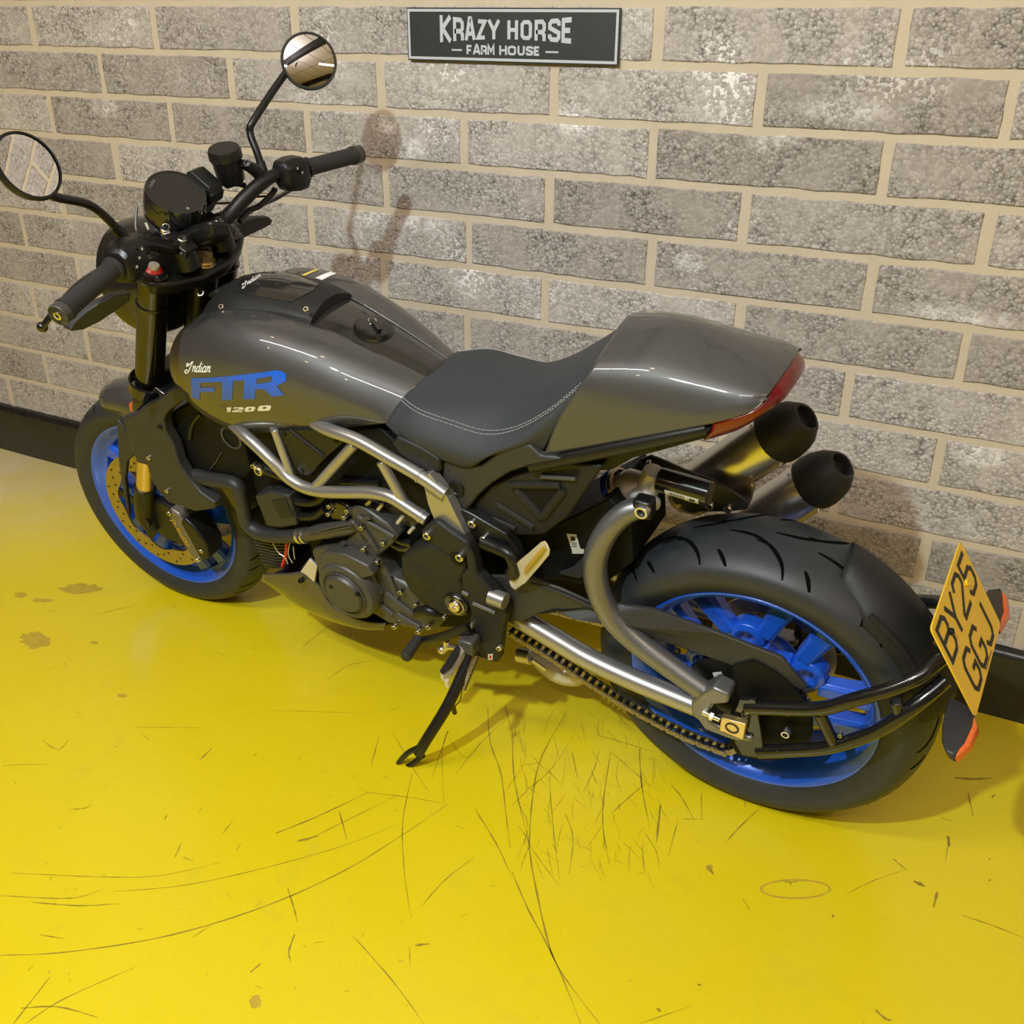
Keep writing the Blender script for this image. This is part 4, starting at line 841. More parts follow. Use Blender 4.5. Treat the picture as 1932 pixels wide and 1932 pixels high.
# caliper lettering as raised gold strokes
b = MB(); o_ = V((1.4080, .1145, .018)); ux = V((-.32, 0, -.95)).normalized()*.0115; uy = V((.95, 0, -.32)).normalized()*.0125
x_ = 0
CAL_G = {'b': [[(0, 1.5), (0, 0), (.7, 0), (.7, .9), (0, .9)]], 'r': [[(0, 0), (0, .9), (.6, .9)]], 'e': [[(.05, .5), (.7, .5), (.7, .9), (0, .9), (0, 0), (.7, 0)]], 'm': [[(0, 0), (0, .9), (1.1, .9), (1.1, 0)], [(.55, .9), (.55, 0)]], 'o': [[(0, 0), (0, .9), (.7, .9), (.7, 0), (0, 0)]]}
for ch in 'brembo':
    for s_ in CAL_G[ch]: stroke(b, [(x_+p[0], p[1]) for p in s_], .22, o_, ux, uy, (0, .0006, 0))
    x_ += 1.45 if ch == 'm' else 1.05
build('lettering', b, 'gold', CAL)

# ---- tank
def tk(x, pts): return [V((x if len(p) == 2 else p[0], p[-2], p[-1])) for p in pts]
tsec = [tk(.650, [(.633, .036, .510), (.640, .062, .503), (.650, .088, .490), (.664, .112, .471), (.676, .124, .457), (.676, .10, .452)]),
 tk(.75, [(.047, .557), (.090, .553), (.124, .525), (.141, .485), (.130, .437), (.10, .432)]),
 tk(.85, [(.057, .590), (.110, .587), (.147, .552), (.160, .492), (.136, .407), (.10, .402)]),
 tk(.95, [(.069, .609), (.128, .604), (.164, .562), (.173, .492), (.136, .383), (.10, .378)]),
 tk(1.05, [(.082, .608), (.135, .602), (.168, .556), (.175, .482), (.138, .366), (.10, .362)]),
 tk(1.12, [(1.095, .088, .598), (1.11, .136, .582), (1.13, .164, .540), (1.14, .169, .474), (1.12, .138, .368), (1.12, .10, .365)]),
 tk(1.17, [(1.118, .090, .592), (1.145, .132, .570), (1.168, .154, .528), (1.182, .158, .466), (1.168, .136, .388), (1.165, .10, .385)]),
 tk(1.2, [(1.124, .088, .585), (1.155, .122, .562), (1.182, .140, .520), (1.198, .144, .466), (1.184, .128, .405), (1.178, .10, .40)])]
grid = surf(tsec, 6, 5)
TANK = []
for s in (1, -1):
    b = MB().loft([[V((p.x, p.y*s, p.z)) for p in r] for r in grid], False, False); o_ = build('tank_panel', b, 'paint', bike, solid=.003, sharp=70, label='glossy dark grey painted tank side'); TANK.append(o_)
    g_ = [[V((p.x, p.y*s, p.z)) for p in r] for r in grid]
    if s > 0: TG = g_
    else: TGR = g_
# spine between the two panels, then the raised cover at the front
crz = [r[0] for r in grid]
b = MB(); rings = []
for p in crz:
    w_ = p.y+.003; rings.append([V((p.x, w_*k, p.z-.004+.010*(1-abs(k)**2.2))) for k in (1, .95, .8, .5, .2, 0, -.2, -.5, -.8, -.95, -1)])
b.loft(rings, False, False); spn = build('tank_spine', b, 'spine', bike, solid=.004, sharp=60)
SPG = rings
fc = P(705, 620, 0); fn = V((-.30, 0, .95)).normalized()
b = MB().lathe([(.0005, .010), (.026, .010), (.034, .008), (.0375, .003), (.039, -.004)], fc, fn, 48); cap_ = build('filler_cap', b, 'gloss', spn, label='round black fuel filler cap')
b = MB().box(fc+fn*.012+V((-.006, .004, 0)), (.040, .008, .006), (V((.8, -.5, .2)).normalized(), V((.5, .8, .1)).normalized(), fn)); b.lathe([(.0005, .0125), (.0085, .0125), (.009, .009)], fc+V((.008, -.006, .002)), fn, 20, mi=1); build('cap_latch', b, ['gloss', 'chrome'], spn)
cov = []
for x, w0, w1, z1 in ((.866, .060, .050, .600), (.90, .066, .055, .609), (.95, .071, .058, .615), (1.02, .080, .062, .618), (1.07, .086, .064, .613), (1.115, .089, .064, .600), (1.145, .080, .058, .578), (1.165, .06, .05, .560)):
    z0 = {.866: .597, .90: .603, .95: .608, 1.02: .608, 1.07: .602, 1.115: .588, 1.145: .568, 1.165: .553}[x]
    h = [(w0+.005, z0-.004), (w0+.001, z0+.004), (w1+.010, z1+.001), (w1, z1+.007), (w1*.5, z1+.017), (0, z1+.020)]
    cov.append([V((x, y, z)) for y, z in h]+[V((x, -y, z)) for y, z in reversed(h[:-1])])
gcov = surf(cov, 5, 4); b = MB().loft(gcov, False, False)
b.add(gcov[0], [tuple(range(len(gcov[0])))]); tcov = build('tank_cover', b, 'matte', bike, sharp=50)
b = MB().box(V((1.135, .018, .606)), (.030, .040, .010), (V((.9, 0, -.43)), V((0, 1, 0)), V((.43, 0, .9)))); build('usb_cover', b, 'matte', tcov, bevel=.004)
for p, y in (((578, 586), .066), ((624, 553), -.066), ((418, 581), .085)): bolt(tcov, P(*p, y)+V((0, 0, .002)), (-.2, .5*(1 if y > 0 else -1), .8), .0055, .003)
# seat
def sym(h): return [V(p) for p in h]+[V((x, -y, z)) for x, y, z in reversed(h[:-1])]
seat = [[(.678, .128, .457), (.668, .118, .474), (.655, .093, .496), (.643, .055, .510), (.637, 0, .516)],
 [(.637, .141, .442), (.615, .146, .466), (.600, .119, .498), (.592, .060, .509), (.590, 0, .513)],
 [(.577, .147, .427), (.550, .152, .456), (.535, .122, .492), (.530, .065, .509), (.530, 0, .514)],
 [(.497, .147, .419), (.475, .153, .450), (.463, .124, .489), (.460, .070, .517), (.460, 0, .523)],
 [(.452, .143, .450), (.425, .148, .473), (.398, .124, .512), (.400, .075, .541), (.400, 0, .548)],
 [(.400, .139, .470), (.370, .143, .505), (.332, .121, .560), (.335, .080, .585), (.335, 0, .593)],
 [(.350, .130, .478), (.318, .129, .540), (.272, .108, .618), (.268, .070, .640), (.262, 0, .652)]]
gs = surf([sym(s_) for s_ in seat], 7, 6)
b = MB().loft(gs, False, False); seat_o = build('seat', b, 'vinyl', bike, sharp=70, solid=.004, label='black vinyl rider seat with pale double stitching')
bn = MB().loft([[r[0]-V((0, 0, .001)), V((r[0].x, 0, r[0].z-.012)), r[-1]-V((0, 0, .001))] for r in gs], False, False); build('seat_base', bn, 'core', seat_o)
ncol = len(gs[0]); js = 2*6
for side in (1, -1):
    st = MB()
    for off in (0, 1):
        for i in range(len(gs)-2):
            for half in (0.1, .55):
                j = js if side > 0 else ncol-1-js; jn = j+(-1 if side > 0 else 1)
                def q(i, f): a = gs[i][j].lerp(gs[i][jn], .8*off); c = gs[i+1][j].lerp(gs[i+1][jn], .8*off); return a.lerp(c, f)
                a, c = q(i, half), q(i, half+.30); up = V((0, .5*side, .86))*.0012
                st.tube([a+up, c+up], .0008, 5)
    build('stitching', st, 'thread', seat_o)
# tail cowl
cw = [[P(1025, 862, .134), (.312, .131, .557), (.270, .110, .628), (.260, .060, .655), (.255, 0, .672)],
 [P(1155, 838, .129), (.215, .122, .585), (.186, .099, .637), (.176, .050, .667), (.170, 0, .682)],
 [P(1300, 809, .116), (.104, .109, .600), (.092, .089, .634), (.086, .045, .655), (.083, 0, .665)],
 [P(1403, 782, .100), (.028, .095, .617), (.026, .080, .632), (.022, .040, .645), (.020, 0, .650)],
 [P(1447, 750, .080), (-.001, .078, .622), (-.003, .070, .627), (-.008, .035, .634), (-.010, 0, .637)]]
gw = surf([sym(s_) for s_ in cw], 8, 6)
b = MB().loft(gw, False, False); cowl = build('tail_cowl', b, 'paint', bike, sharp=70, solid=.004, label='glossy dark grey tail cowl behind the seat')
bn = MB().loft([[r[0], V((r[0].x, 0, r[0].z-.004)), r[-1]] for r in gw], False, False); build('cowl_base', bn, 'core', cowl)
b = MB()
for s in (1, -1):
    q_ = [P(1000, 882, .138), P(1045, 871, .137), P(1155, 849, .131), P(1263, 827, .121), P(1332, 812, .112)]
    b = MB(); b.tube([V((p.x, p.y*s, p.z)) for p in q_], [.008, .0095, .0095, .009, .007], 12, sm=4, flat=(1.2, .8)); build('tail_trim', b, 'satin', bike)
b = MB().prism([P(*p, .108) for p in ((1020, 872), (1110, 852), (1250, 824), (1340, 806), (1336, 828), (1190, 868), (1150, 890), (1060, 890))], (0, -.216, 0)); ut = build('undertray', b, 'matte', bike, bevel=.006)
for p in ((1122, 862), (1243, 842)): bolt(ut, P(*p, .110), (0, 1, 0), .006, .003, m='satin')
tl_t = [P(1345, 800, .109), P(1403, 784, .100), P(1440, 763, .084), V((-.002, .062, .627)), V((-.007, .035, .633)), V((-.009, 0, .636))]
tl_b = [P(1328, 831, .106), P(1388, 813, .097), P(1434, 787, .080), V((-.017, .054, .606)), V((-.022, .032, .611)), V((-.024, 0, .614))]
up_ = tl_t+[V((p.x, -p.y, p.z)) for p in reversed(tl_t[:-1])]; lo_ = tl_b+[V((p.x, -p.y, p.z)) for p in reversed(tl_b[:-1])]
mid = [(a+c)/2+V((-.004, .003 if a.y > 0 else -.003 if a.y < 0 else 0, 0)) for a, c in zip(up_, lo_)]
b = MB().loft(surf([up_, mid, lo_], 4, 4), False, False); build('tail_light', b, 'red', bike, solid=.004, sharp=70, label='red wraparound tail light')
# side panels under the seat
sd = plate('side_cover', 'U', [(365, 270), (372, 120), (480, 128), (590, 185), (650, 182), (760, 92), (850, 58), (1000, 38), (1080, 118), (1240, 128), (1240, 158), (1000, 192), (850, 240), (720, 325), (620, 410), (540, 522), (430, 478), (385, 340)], .143, .05, 'shroud', bevel=.007)
b = MB().lathe([(.0004, .001), (.010, .001), (.012, .003), (.0145, .003), (.016, -.002)], PT('U', [(468, 355)], .145)[0], (0, 1, 0), 26); build('plug', b, 'satin', sd)
pn = plate('side_panel', 'U', [(430, 480), (540, 520), (720, 330), (900, 250), (1250, 160), (1530, 190), (1400, 380), (1280, 560), (1110, 690), (1040, 700), (830, 700), (640, 620)], .128, .03, 'matte', bevel=.006)
for a, c, r_ in (((900, 360), (1090, 570), .0085), ((1250, 365), (1100, 560), .008), ((760, 470), (1030, 640), .007), ((690, 560), (900, 650), .006), ((860, 330), (1230, 330), .007)):
    b = MB().tube(PT('U', [a, c], .129), r_, 10, flat=(1, .8)); build('rib', b, 'matte', pn)
b = MB().tube(PT('U', [(1085, 268), (1340, 285)], .131), .004, 10); build('slot_edge', b, 'engine', pn)
b = MB().prism(PT('U', [(1090, 235), (1330, 215), (1380, 225), (1340, 270), (1090, 258)], .1285), (0, -.002, 0)); build('recess', b, 'core', pn); b = MB().prism(PT('U', [(930, 340), (1220, 350), (1095, 520)], .1285), (0, -.002, 0)); build('recess', b, 'core', pn)
pb = plate('footpeg_bracket', 'U', [(440, 480), (580, 545), (830, 690), (840, 720), (900, 800), (930, 900), (900, 920), (870, 870), (650, 790), (620, 740), (560, 690), (500, 600)], .150, .025, 'satin', bevel=.004)
for p in ((587, 607), (672, 722)): bolt(pb, PT('U', [p], .152)[0], (0, 1, 0), .0085)
plate('inner_fender', 0, [(990, 1010), (1060, 985), (1110, 960), (1150, 940), (1190, 985), (1195, 1060), (1130, 1110), (1060, 1095), (960, 1090), (930, 1060)], .075, .15, 'core', px=True)
b = MB().prism(PT(7, [(815, 250), (925, 215), (900, 330), (830, 470), (740, 492), (615, 462), (700, 430), (765, 370)], .088), (0, -.012, 0)); build('brace_gusset', b, 'shroud', bike, bevel=.004)
b = MB().prism(PT('U', [(1270, 685), (1340, 690), (1372, 795), (1400, 800), (1395, 830), (1312, 830), (1308, 800)], .0765), (0, -.001, 0)); ws = build('warning_sticker', b, 'label', bike, label='white warning sticker')
b = MB().prism(PT('U', [(1298, 705), (1330, 706), (1336, 735), (1305, 736)], .077), (0, -.0005, 0))
for k in range(3): b.prism(PT('U', [(1308, 750+k*13), (1345, 750+k*13), (1346, 754+k*13), (1309, 754+k*13)], .077), (0, -.0005, 0))
build('sticker_print', b, 'ink', ws)
# ---- swingarm
b = MB(); b.tube([P(*p, y) for p, y in (((905, 1120), .115), ((992, 1172), .118), ((1050, 1207), .118), ((1110, 1242), .118), ((1200, 1284), .120), ((1318, 1333), .125))], [.021, .021, .0215, .0215, .021, .020], 20, sm=5)
b.tube([P(*p, y) for p, y in (((1322, 1335), .125), ((1334, 1340), .125))], .0215, 20)
sa = pair('swingarm', b, 'silver', bike, label='silver tubular swingarm')
b = MB(); b.tube([P(*p, y) for p, y in (((1216, 956), .070), ((1180, 968), .082), ((1145, 1003), .100), ((1124, 1055), .115), ((1128, 1110), .122), ((1152, 1160), .122), ((1195, 1205), .122), ((1265, 1258), .124), ((1352, 1320), .130))], [.019, .021, .0215, .022, .022, .022, .022, .021, .019], 20, sm=5)
build('swingarm_brace', b, 'grey', sa)
b = MB().prism(PT(7, [(1425, 1250), (1480, 1195), (1560, 1150), (1660, 1200), (1655, 1250), (1560, 1260), (1530, 1310), (1545, 1365), (1640, 1420), (1800, 1460), (1800, 1485), (1700, 1480), (1510, 1410), (1470, 1350), (1430, 1325)], .150), (0, -.04, 0)); dp = pair('dropout', b, 'grey', sa, bevel=.005)
ab = MB().prism(PT(7, [(1612, 1335), (1762, 1375), (1745, 1470), (1600, 1412)], .160), (0, -.014, 0)); ab = build('axle_block', ab, 'gold', bike, bevel=.0015, label='gold axle adjuster block')
b = MB().lathe([(.0003, -.004), (.009, -.004), (.0095, .0012), (.0125, .0012), (.013, -.002)], PT(7, [(1678, 1397)], .160)[0], (0, 1, 0), 28); build('axle_end', b, 'satin', ab)
b = MB().cyl(PT(7, [(1500, 1300)], .152)[0], PT(7, [(1605, 1345)], .152)[0], .0052, 14); b.cyl(PT(7, [(1545, 1318)], .152)[0], PT(7, [(1565, 1327)], .152)[0], .0085, 6); build('adjuster_bolt', b, 'chrome', ab)
gp = [(905, 1086, .150), (997, 1089, .150), (1060, 1112, .148), (1118, 1139, .135), (1180, 1142, .110), (1232, 1150, .108), (1359, 1196, .108), (1476, 1242, .108), (1522, 1297, .108), (1513, 1303, .108), (1429, 1274, .108), (1308, 1231, .108), (1190, 1190, .112), (1139, 1178, .135), (1083, 1170, .148), (1046, 1154, .148), (1009, 1160, .150), (984, 1173, .150), (947, 1173, .150), (915, 1140, .150)]
g_ = [P(*p) for p in gp]; n_ = len(gp)//2; b = MB()
b.loft([[g_[i], g_[2*n_-1-i], g_[2*n_-1-i]-V((0, .008, 0)), g_[i]-V((0, .008, 0))] for i in range(n_)])
cgu = build('chain_guard', b, 'shroud', bike, bevel=.003)
b = MB().tube([P(1000, 1100, .150), P(1060, 1120, .149), P(1118, 1146, .137)], .003, 8, sm=3); build('rib', b, 'shroud', cgu)
b = MB().prism([V((math.cos(math.radians(a))*.126, .1125, math.sin(math.radians(a))*.126)) for a in range(96, 274, 8)]+[V((.02, .1125, -.10)), V((.02, .1125, .10))], (0, -.004, 0)); build('chain_cover', b, 'core', bike)
cgi = plate('sprocket_guard', 8, [(330, 890), (520, 950), (700, 1000), (800, 1085), (640, 1115), (500, 1105), (420, 1040)], .098, .008, 'matte', bevel=.002)
bolt(cgi, PT(8, [(645, 1010)], .100)[0], (0, 1, 0), .0085, .012); b = MB().prism(PT(8, [(422, 950), (465, 945), (478, 985), (495, 1040), (440, 1000)], .0995), (0, -.001, 0)); build('sticker', b, 'label', cgi)
bolt(cgi, PT(8, [(250, 845)], .112)[0], (0, 1, 0), .006, m='satin')
# chain: two runs of links and the wrap round the sprocket
b = MB(); cy_ = .095
lowr = [P(965, 1192, cy_), P(1030, 1230, cy_), P(1110, 1283, cy_), P(1200, 1338, cy_), P(1290, 1385, cy_), P(1370, 1416, cy_)]
pathc = crm(lowr, [0]*6, 12)[0]
pathc += [V((math.cos(math.radians(a))*.114, cy_, math.sin(math.radians(a))*.114)) for a in range(-92, -270, -8)]
pathc += [V((.02+k*.03, cy_, .114-.0022*k)) for k in range(17)]
L_ = [0]
for a, c in zip(pathc[:-1], pathc[1:]): L_.append(L_[-1]+(c-a).length)
def at(s_):
    for i in range(len(L_)-1):
        if L_[i] <= s_ <= L_[i+1]: return pathc[i].lerp(pathc[i+1], (s_-L_[i])/max(1e-6, L_[i+1]-L_[i]))
    return pathc[-1]
k = 0; pitch = .0159
while (k+1)*pitch < L_[-1]:
    a, c = at(k*pitch), at((k+1)*pitch); d = (c-a).normalized(); n_ = d.cross(V((0, 1, 0))).normalized(); oy = .009 if k % 2 else .0066
    for s in (1, -1):
        ring = []
        for i in range(16):
            t = 2*math.pi*i/16; e = c if math.cos(t) > 0 else a; wv = .0072 if abs(math.cos(t)) > .35 else .0052
            ring.append(e+d*(.0068*math.cos(t) if abs(math.cos(t)) > .35 else -.003*(1 if e is c else -1))+n_*(wv*math.sin(t))+V((0, s*oy, 0)))
        b.prism(ring, (0, s*.0018, 0), 0)
    b.cyl(a-V((0, .0075, 0)), a+V((0, .0075, 0)), .0048, 10, mi=1)
    b.cyl(a-V((0, .0115, 0)), a+V((0, .0118, 0)), .0024, 8, mi=0)
    k += 1
build('drive_chain', b, ['chain', 'satin'], bike, sharp=40, label='bronze coloured roller chain')
# ---- exhaust
def muffler(j, e, t, y, r):
    A, E, Tp = P(*j, y), P(*e, y), P(*t, y); d = (A-E).normalized()
    b = MB().lathe([(r*.55, -.03), (r*.98, 0), (r, .01), (r, (A-E).length-.002), (r*.98, (A-E).length)], E, d, 48); m = build('muffler', b, 'steel', bike, label='brushed steel exhaust muffler with black end cap', sharp=50)
    L0 = .066; rings = []
    for h, q, sx in ((-.006, 1.04, 0), (.010, 1.05, 0), (.030, .99, .0), (.048, .86, .002), (L0, .58, .006), (L0+.001, .46, .006), (L0-.015, .42, .006)):
        u = V((0, 1, 0)); v_ = d.cross(u).normalized(); u = v_.cross(d)
        rings.append([A+d*h+(u*math.cos(2*math.pi*i/24)+v_*math.sin(2*math.pi*i/24))*(r*q*(1+.03*math.cos(4*math.pi*i/12))) for i in range(24)])
    b = MB().loft(rings); build('end_cap', b, 'matte', m, sharp=30)
    for a in (.9, 2.2, 3.5, 5.1):
        u = V((0, 1, 0)); v_ = d.cross(u).normalized(); w_ = u*math.cos(a)+v_*math.sin(a); bolt(m, A-d*.014+w_*r, w_, .0035, .0015, 'rivet')
    return m
mu1 = muffler((1467, 822), (1300, 930), (1530, 783), -.12, .0475)
mu2 = muffler((1537, 911), (1385, 1010), (1600, 885), -.165, .0475)
mb_ = plate('muffler_bracket', 10, [(545, 140), (640, 105), (760, 150), (960, 240), (1250, 340), (1430, 440), (1600, 560), (1560, 620), (1400, 640), (1250, 640), (1100, 640), (900, 560), (620, 250)], -.045, .008, 'satin', bevel=.002)
for p, r_ in (((640, 158), .005), ((1225, 570), .008), ((1395, 600), .008)): bolt(mb_, PT(10, [p], -.043)[0], (0, 1, 0), r_, .008)
b = MB().prism(PT(10, [(1430, 430), (1610, 375), (1640, 400), (1600, 560), (1535, 550)], -.07), (0, -.012, 0)); b.prism(PT(10, [(440, 220), (540, 150), (600, 215), (560, 290)], -.07), (0, -.02, 0)); build('bracket_tab', b, 'disc', mb_, bevel=.002)
b = MB().tube([P(1010, 1235, -.02), P(1050, 1262, -.02), P(1085, 1268, -.03), P(1120, 1255, -.05)], [.020, .030, .032, .02], 16, sm=4); ex = build('exhaust_collector', b, 'alu', bike)
b = MB().cyl(P(978, 1235, .03), P(1003, 1240, .03), .017); b.cyl(P(1003, 1243, .03), P(1030, 1262, .02), .007); build('brake_pedal_linkage', b, 'steel', bike, bevel=.002)
# ---- shock absorber
sk = MB()
sa_, sb_ = PT(10, [(330, 400)], .015)[0], PT(10, [(560, 330)], .015)[0]
sk.tube([PT(10, [(380, 430)], .012)[0], PT(10, [(480, 400)], .012)[0], PT(10, [(590, 390)], .015)[0]], [.030, .033, .022], 22, sm=4)
sk.tube([PT(10, [(600, 480)], .02)[0], PT(10, [(640, 360)], .02)[0], PT(10, [(690, 250)], .02)[0]], [.019, .022, .019], 20, sm=3)
sk.tube([PT(10, [(520, 460)], .03)[0], PT(10, [(600, 540)], .045)[0], PT(10, [(700, 560)], .03)[0]], [.016, .018, .012], 16, sm=3)
sho = build('shock_absorber', sk, 'alu', bike, label='cast rear shock with black piggyback reservoir', bevel=.002)
ra, rb2 = PT(10, [(735, 330)], .022)[0], PT(10, [(1215, 465)], .022)[0]; d = (rb2-ra).normalized()
b = MB().lathe([(.0005, 0), (.0215, 0), (.0215, (rb2-ra).length), (.019, (rb2-ra).length+.002), (.0005, (rb2-ra).length+.001)], ra, d, 36); rv_ = build('reservoir', b, 'gloss', sho, sharp=40)
b = MB().lathe([(.0005, .0025), (.0188, .0025)], rb2, d, 30); build('reservoir_cap', b, 'disc', sho)
n1 = V((0, 1, 0)); n1 = (n1-d*n1.dot(d)).normalized(); n2 = n1.cross(d)
lb = MB()
def cyp(u, a, e=.0004): return ra+d*u+(n1*math.cos(a)+n2*math.sin(a))*(.0215+e)
def cpatch(bm, u0, u1, a0, a1, e, mi, n=6):
    g = [[cyp(u, a0+(a1-a0)*i/n, e) for i in range(n+1)] for u in (u0, u1)]; bm.loft(g, False, False, mi=mi)
s0 = 1 if n2.z < 0 else -1
cpatch(lb, .018, .078, s0*.02, s0*.95, .0004, 0)
for i in range(10): cpatch(lb, .026+i*.0028, .027+i*.0028+.0008*(i % 2), s0*.15, s0*.35, .0008, 1)
for i in range(3): cpatch(lb, .026, .052, s0*(.45+.14*i), s0*(.49+.14*i), .0008, 1)
cpatch(lb, .062, .072, s0*.2, s0*.5, .0008, 1)
build('reservoir_label', lb, ['label', 'ink'], sho)
b = MB().lathe([(.030, 0), (.034, .003), (.034, .010), (.030, .013)], PT(10, [(270, 420)], .012)[0], (PT(10, [(480, 400)], .012)[0]-PT(10, [(380, 430)], .012)[0]), 30, closed=True); build('preload_ring', b, 'blue_ring', sho)
b = MB().lathe([(.029, .016), (.034, .018), (.034, .026), (.029, .028)], PT(10, [(270, 420)], .012)[0], (PT(10, [(480, 400)], .012)[0]-PT(10, [(380, 430)], .012)[0]), 30, closed=True); build('lock_ring', b, 'disc', sho)
bolt(sho, PT(10, [(585, 610)], .085)[0], (0, 1, 0), .0135, .014, m='steel')
b = MB().box(PT(10, [(590, 590)], .075)[0], (.034, .03, .038)); build('clevis', b, 'satin', sho, bevel=.006)
# ---- pegs, shifter, side stand
def slab(pts, z, ys, th): return MB().prism(PT(z, pts, ys), th)
pg = build('passenger_footpeg', slab([(1320, 700), (1420, 610), (1395, 505), (1450, 450), (1560, 360), (1690, 245), (1740, 235), (1775, 275), (1768, 330), (1640, 490), (1495, 655), (1378, 745)], 'P', [.165, .165, .17, .175, .19, .21, .215, .215, .21, .19, .175, .165], (-.004, 0, -.014)), 'alu', bike, bevel=.003, label='pale aluminium passenger footpeg')
b = MB().prism(PT('P', [(1500, 560), (1620, 420), (1720, 310), (1745, 330), (1620, 490), (1500, 630)], [.182, .2, .217, .217, .2, .182]), (0, -.002, 0)); build('peg_insert', b, 'gold', pg)
b = MB().tube([PT('P', [(1040, 260)], .155)[0], PT('P', [(1200, 330)], .16)[0], PT('P', [(1340, 400)], .165)[0], PT('P', [(1400, 560)], .165)[0], PT('P', [(1360, 620)], .165)[0]], [.013, .012, .012, .013, .014], 14, sm=4); build('peg_hanger', b, 'satin', pg)
rp = build('rider_footpeg', slab([(770, 1430), (815, 1420), (835, 1500), (770, 1620), (690, 1750), (585, 1800), (550, 1740), (640, 1600), (720, 1470)], 'P', [.215, .21, .212, .25, .29, .315, .315, .27, .225], (.004, 0, -.018)), 'alu', bike, bevel=.004, label='aluminium rider footpeg with black rubber top')
b = slab([(765, 1450), (790, 1470), (770, 1560), (690, 1690), (590, 1770), (560, 1735), (650, 1600), (725, 1480)], 'P', [.220, .219, .24, .28, .312, .315, .27, .225], (.0, 0, .004)); b.v = [(x, y+.004, z+.003) for x, y, z in b.v]; build('peg_rubber', b, 'grip', rp, bevel=.002)
b = MB().tube([PT('P', [(620, 1830)], .318)[0], PT('P', [(632, 1900)], .318)[0]], .0045, 10); build('peg_feeler', b, 'alu', rp)
b = MB().box(PT('P', [(880, 1410)], .20)[0], (.034, .034, .034)); build('peg_clevis', b, 'engine', rp, bevel=.005)
b = MB().tube(PT('P', [(880, 1240), (760, 1270), (560, 1340), (320, 1390)], [.195, .20, .205, .205]), [.011, .0095, .009, .009], 12, sm=4, flat=(1.2, .7)); sf = build('shift_lever', b, 'satin', bike)
b = MB().tube(PT('P', [(300, 1350), (145, 1580)], [.205, .262]), [.0105, .0115], 18); build('toe_rubber', b, 'grip', sf, bevel=.003, label='ribbed black toe rubber')
b = MB().tube(PT('P', [(560, 1490), (640, 1450), (740, 1460)], .195), [.009, .006, .006], 12); b.tube(PT('P', [(620, 1380), (610, 1460)], .195), .006, 10); b.ball(PT('P', [(570, 1485)], .197)[0], .0095); build('shift_linkage', b, 'steel', sf)
ft = P(772, 1436, .3245)
b = MB().tube([P(892, 1222, .165), P(880, 1255, .19), P(845, 1330, .25), P(805, 1395, .30), P(790, 1420, .312)], [.015, .0125, .012, .0115, .012], 14, sm=4); b.tube([P(850, 1318, .245), P(858, 1345, .235)], .005, 8)
lp = [P(795, 1408, .31), P(770, 1420, .322), P(752, 1440, .328), P(756, 1449, .328), P(775, 1443, .322), P(798, 1425, .31)]
b.tube(lp, .0058, 10, sm=4); ss = build('side_stand', b, 'satin', bike, label='black side stand with looped foot')
b = MB(); A_, C_ = PT('P', [(960, 1530)], .18)[0], P(873, 1300, .215); d = (C_-A_); u = d.normalized().cross(V((0, 1, 0))).normalized(); v_ = d.normalized().cross(u); turns = 20
b.tube([A_+d*(i/(turns*8))+(u*math.cos(i*math.pi/4)+v_*math.sin(i*math.pi/4))*.0062 for i in range(turns*8+1)], .0016, 6); b.tube([C_, P(868, 1322, .225), P(852, 1340, .24)], .0014, 6); build('stand_spring', b, 'chain', ss)
# ---- rear fender, plate hanger, plate, indicators
b = MB(); rings = []
for i in range(21):
    a = math.radians(113+i*2.75); full = [(.292, .078), (.312, .066), (.329, .040), (.336, 0), (.329, -.040), (.312, -.066), (.292, -.086)]
    if i < 5: full = [(r_, max(y, -.09) if y < 0 else y*(.45+.55*i/5)) for r_, y in full]
    rings.append([V((math.cos(a)*r_, y, math.sin(a)*r_)) for r_, y in full])
b.loft(rings, False, False); hg = build('rear_fender', b, 'matte', bike, solid=.004, sharp=60, label='black hugger fender behind the rear tyre')
b = MB().tube([V((math.cos(math.radians(a))*.312, .064, math.sin(math.radians(a))*.312)) for a in (126, 134, 142, 150, 158)], .006, 10, sm=4); build('edge_rib', b, 'matte', hg)
b = MB()
b.tube([P(*p, y) for p, y in (((1408, 1335), .138), ((1450, 1336), .138), ((1546, 1337), .134), ((1612, 1320), .128), ((1693, 1296), .110), ((1742, 1270), .088), ((1790, 1228), .045))], .0125, 16, sm=5)
b.tube([P(*p, y) for p, y in (((1430, 1418), .138), ((1480, 1416), .138), ((1565, 1409), .134), ((1650, 1381), .124), ((1719, 1337), .105), ((1785, 1282), .060))], .0125, 16, sm=5)
for a, c, y in (((1546, 1345), (1574, 1403), .133), ((1690, 1322), (1698, 1352), .11)): b.tube([P(*a, y), P(*c, y)], .0105, 12)
b.prism([P(*p, .142) for p in ((1395, 1320), (1425, 1322), (1430, 1350), (1440, 1410), (1425, 1430), (1400, 1425), (1385, 1400), (1408, 1385), (1412, 1360), (1385, 1345))], (0, -.010, 0))
b.mirror(); b.tube([V((-.292, y, .225)) for y in (-.06, .06)], .0125, 14); ha = build('plate_hanger', b, 'gloss', bike, label='glossy black tubular number plate hanger', bevel=.0015)
bolt(ha, PT(11, [(410, 380)], .146)[0], (0, 1, 0), .0075, .003, m='satin'); bolt(ha, PT(11, [(715, 495)], .128)[0], (0, 1, 0), .0085, .012); bolt(ha, PT(11, [(1105, 525)], .131)[0], (0, 1, .3), .004)
